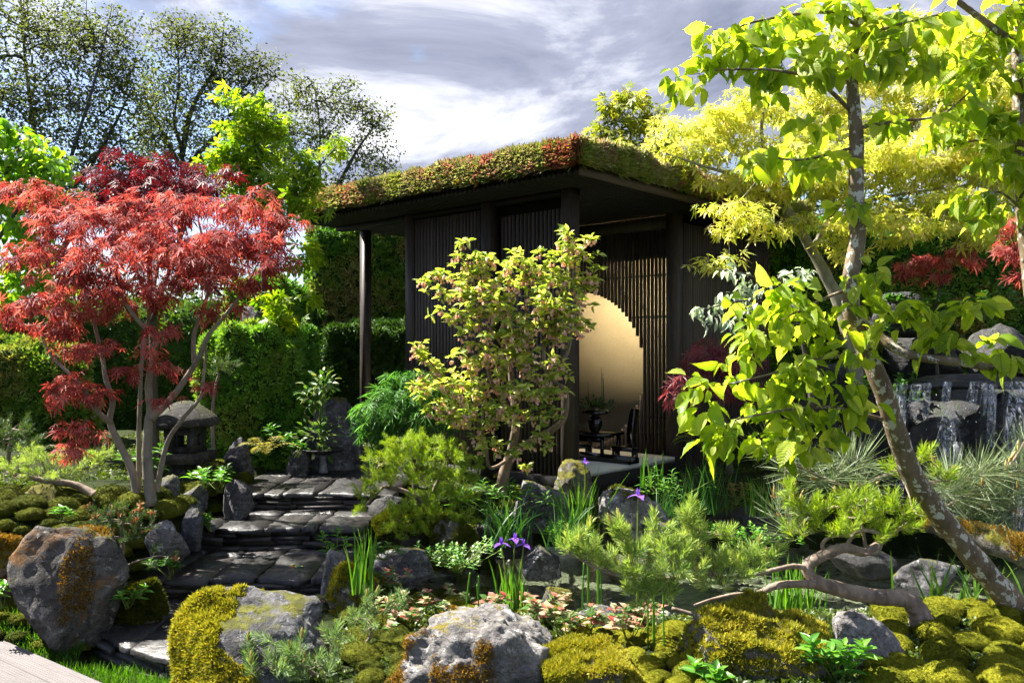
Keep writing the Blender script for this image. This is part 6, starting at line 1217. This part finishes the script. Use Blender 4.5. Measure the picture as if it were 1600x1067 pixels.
clump(1240, 955, 4.7, 85, 70, 0.011, 'bright iris leaves growing under the trained pine branch', None, 0.07, 0.3, 0.2)
clump(1500, 960, 4.6, 100, 30, 0.016, 'broad iris leaves in the water before the hornbeam trunk', None, 0.10, 0.4, 0.3)
clump(1015, 760, 7.0, 60, 12, 0.016, 'few broad upright leaves before the pavilion platform', None, 0.05, 0.1, 0.1)
def horsetail(px, py, Y, hpx, n, lab):
    b = P(px, py, Y); th = thing('horsetail', lab, 'horsetail', b)
    for k in range(n):
        q = b + [frg.normal() * 0.035, frg.normal() * 0.03, 0]; h = hpx * ppm(Y) * (0.8 + 0.4 * frg.random()); z = np.linspace(0, 1, 22); r = 0.0042 + 0.0012 * (np.arange(22) % 4 == 0)
        part(th, 'stalk', *tube(q + np.stack([0.01 * z * z * frg.normal(), 0 * z, z * h], -1), r, 6), M_blade, True)
horsetail(928, 960, 4.75, 90, 6, 'green horsetail stalks standing in the pond before the pine tips')
horsetail(1012, 1030, 4.0, 110, 5, 'green horsetail stalks below the trained pine on the bank')
horsetail(748, 960, 4.4, 60, 3, 'thin horsetail shoots behind the broad pale boulder')

def leafy(lab, px, py, Y, wpx, hpx, n, leaf, mat, per=9, seed=1, tpl=None, name='leafy_plant', cat='plant', group=None, parts=True, flat=0.3, droop=0.15):
    rng = np.random.default_rng(seed); b = P(px, py, Y); m = ppm(Y); th = thing(name, lab, cat, b, group); tpl = tpl or t_oval(0.5, 1, 5, 0.1, 0.3); st = Acc(); lv = []
    for k in range(n):
        e = b + [rng.normal() * wpx * m * 0.4, rng.normal() * wpx * m * 0.25, hpx * m * (0.45 + 0.55 * rng.random())]; st.add(*tube(catmull([b + rng.normal(size=3) * [0.01, 0.01, 0], (b + e) / 2 + rng.normal(size=3) * 0.01, e], 4), 0.0025, 4))
        a = np.arange(per) * 2.4 + rng.random(); tier = np.linspace(0, 1, per); d = np.stack([np.cos(a), np.sin(a), flat + 0.9 * tier - droop], -1); p = e - np.array([0, 0, 1]) * (1 - tier[:, None]) * hpx * m * 0.25
        lv.append((p, frames(d, np.tile([0, 0, 1.0], (per, 1)) + rng.normal(size=(per, 3)) * 0.15), leaf * (1.05 - 0.4 * tier) * (0.8 + 0.4 * rng.random(per))))
    st.part(th, 'stems', M_istem, True, 'stuff'); p, R, s = (np.concatenate([q[i] for q in lv]) for i in range(3))
    if parts: hero_leaves(th, [make_mesh('leaf', *tpl, mat, True)], p, R, s, 300)
    else: part(th, 'leaves', *inst(*tpl, p, R, s), mat, False, None, 'stuff')
    return th
M_fresh = leaf_mat('fresh_leaves', [(0.05, 0.16, 0.02), (0.09, 0.24, 0.03), (0.18, 0.33, 0.04)], 0.45, (1.3, 1.4, 0.4), 0.35, 0.4)
M_mid = leaf_mat('mid_green_leaves', [(0.03, 0.10, 0.015), (0.06, 0.16, 0.02), (0.10, 0.22, 0.03)], 0.4, (1.2, 1.3, 0.5))
BIG = t_oval(0.5, 2, 6, 0.12, 0.25, 0, 0.03)
leafy('bright leafy plant at the frame bottom before the yellow moss boulder', 1115, 1095, 3.6, 90, 60, 6, 0.085, M_fresh, 9, 1, BIG)
leafy('broad-leaved evergreen plant before the slanting grey rock', 1310, 1075, 3.6, 70, 80, 8, 0.085, M_fresh, 10, 2, BIG)
leafy('green rosettes beside the rock below the lantern', 320, 765, 6.1, 40, 34, 6, 0.075, M_fresh, 7, 3, BIG)
leafy('bright leafy sprig at the foot of the tall grey rock', 198, 950, 4.75, 30, 34, 5, 0.06, M_fresh, 8, 4, BIG)
leafy('leafy green plant cut by the picture edge beside the tall rock', 4, 950, 4.6, 26, 44, 5, 0.07, M_fresh, 8, 5, BIG)
leafy('light green sprig above the jagged rock at the steps', 525, 880, 5.3, 30, 55, 5, 0.06, M_fresh, 8, 6, BIG)
leafy('pair of small green sprigs in the moss before the low pine', 95, 815, 5.2, 50, 24, 5, 0.05, M_fresh, 7, 7, BIG)
leafy('willowy dark green plant between shrub and rushes', 770, 810, 6.6, 80, 60, 16, 0.095, M_mid, 9, 8, t_oval(0.26, 1, 4, 0.1, 0.3))
leafy('white-flecked cress mound at the pond edge', 715, 895, 5.8, 90, 50, 40, 0.032, leaf_mat('cress_leaves', [(0.06, 0.18, 0.03), (0.12, 0.28, 0.05), (0.4, 0.48, 0.3)], 0.4), 9, 9, t_oval(0.8, 1, 3, 0.05, 0.2), parts=False)
leafy('round green cress mound beyond the pine branch', 1185, 860, 6.0, 60, 40, 24, 0.035, M_fresh, 9, 10, t_oval(0.8, 1, 3, 0.05, 0.2), parts=False)
leafy('small leafy plant at the water by the dark rush', 860, 845, 6.2, 34, 34, 8, 0.05, M_fresh, 8, 11, BIG)
leafy('bushy green plant beside the broad upright leaves', 1040, 790, 6.9, 70, 60, 14, 0.07, M_mid, 9, 12, t_oval(0.3, 1, 4, 0.1, 0.3))
leafy('yellow-brown leafed plant on the far pond bank', 1150, 790, 7.2, 44, 36, 10, 0.055, leaf_mat('bronze_leaves', [(0.10, 0.12, 0.02), (0.20, 0.18, 0.05), (0.28, 0.13, 0.06)], 0.4), 8, 13, BIG)
leafy('small green plant under the fern near the terrace', 465, 715, 7.6, 30, 26, 5, 0.06, M_mid, 8, 14, BIG)
leafy('dark green leafy plant behind the crimson maple stems', 225, 745, 6.4, 50, 50, 7, 0.08, M_mid, 8, 15, BIG)
leafy('low grey-green leaves at the edge of the second step', 600, 875, 5.4, 60, 26, 9, 0.05, M_mid, 8, 16, BIG)
leafy('wet green seedling at the roots of the pine by the moss rock', 560, 905, 5.0, 40, 18, 5, 0.05, M_mid, 7, 17, BIG)
# pink-margined chameleon plants of the near bank
M_cham = leaf_mat('chameleon_leaves', [(0.05, 0.13, 0.03), (0.07, 0.16, 0.035), (0.12, 0.22, 0.06), (0.42, 0.40, 0.26), (0.44, 0.18, 0.14), (0.36, 0.06, 0.05)], 0.4, (1.2, 1.0, 0.8), 0.4, 0.35, False, 9.0)
HEART = t_oval(0.85, 1, 5, 0.12, 0.3, 0, 0, 4, 0.25)
CHAM = [(465, 925, 30, 40, 'upright orange-tipped chameleon sprig above the mossy boulder beside the path'), (500, 935, 44, 36, 'pink-leaved chameleon sprig between mossy boulder and iris leaves'), (535, 940, 44, 26, 'low cream and pink chameleon sprig at the foot of the iris leaves'),
    (615, 935, 50, 40, 'pink chameleon sprig behind the slender little pine'), (640, 905, 24, 40, 'tall reddish chameleon shoot beside the half-sunk grey stone'), (600, 960, 40, 30, 'cream-leaved chameleon sprig under the slender pine needles'), (660, 960, 50, 30, 'green and pink chameleon sprig behind the broad pale boulder, path side'),
    (720, 915, 20, 40, 'lone red chameleon shoot standing before the cress mound'), (700, 950, 44, 22, 'flat pink chameleon sprig among bright moss behind the broad boulder'), (770, 965, 40, 30, 'pale chameleon sprig at the foot of the three irises, path side'), (830, 965, 40, 34, 'rosy chameleon sprig at the foot of the three irises, pond side'),
    (860, 925, 24, 40, 'red-tipped chameleon shoot at the water beyond the three irises'), (850, 975, 50, 36, 'white-edged chameleon sprig touching the smooth pale flat stone'), (890, 1005, 60, 50, 'wide pink chameleon sprig between flat stone and golden moss mat'), (915, 995, 40, 46, 'pink and green chameleon sprig in front of the smooth flat stone'),
    (985, 1010, 40, 56, 'tall red chameleon sprig beside the horsetail stalks on the bank'), (990, 985, 30, 30, 'small pink chameleon sprig at the end of the flat stone'), (560, 930, 40, 30, 'cream chameleon leaves just in front of the upright iris leaves'), (640, 985, 36, 26, 'lowest pink chameleon sprig, tucked against the broad pale boulder')]
for k, (px, py, w, h, lab) in enumerate(CHAM):
    b = hit(px, py); leafy(lab, px, py, b[1], w * 1.15, h * 1.25, 7, 0.055, M_cham, 8, 500 + k, HEART, 'chameleon_plant', 'plant', 'pink-leaved sprigs on the near bank')

# plants crowding the path and the far bank
for k, (px, py, Y, w, h, n, lf, mt, lab) in enumerate((
    (345, 770, 6.6, 46, 40, 8, 0.07, M_mid, 'leafy green plant between the path-top rock and lantern rocks'),
    (265, 905, 5.15, 40, 34, 7, 0.06, M_mid, 'dark leafy plant hanging over the second step'),
    (330, 830, 5.8, 30, 26, 5, 0.055, M_mid, 'small leafy plant between upright rock and third step'),
    (690, 880, 6.0, 60, 34, 10, 0.05, M_fresh, 'fresh green leaves under the bright pine at the water'),
    (1290, 800, 6.6, 80, 60, 14, 0.07, M_mid, 'leafy green plant on the far bank behind the pine pad'),
    (1070, 850, 6.4, 70, 40, 12, 0.055, M_fresh, 'fresh green marsh plant behind the trained pine shoots'),
    (1400, 640, 8.0, 80, 60, 12, 0.09, M_mid, 'shaded fern-like plant on the ledge behind the hornbeam trunk'),
    (1340, 560, 8.3, 90, 60, 14, 0.09, M_mid, 'broad green plant under the golden maple stem'),
    (1540, 500, 8.2, 120, 50, 16, 0.09, M_mid, 'green plant trailing over the blocks above the waterfall'),
    (1450, 500, 8.3, 100, 40, 14, 0.09, M_mid, 'green plant below the small crimson maple on the cliff'),
    (440, 700, 7.9, 40, 40, 7, 0.08, M_mid, 'green plant against the hedge beside the basin'))):
    leafy(lab, px, py, Y, w, h, n, lf, mt, 9, 700 + k, BIG, parts=False)
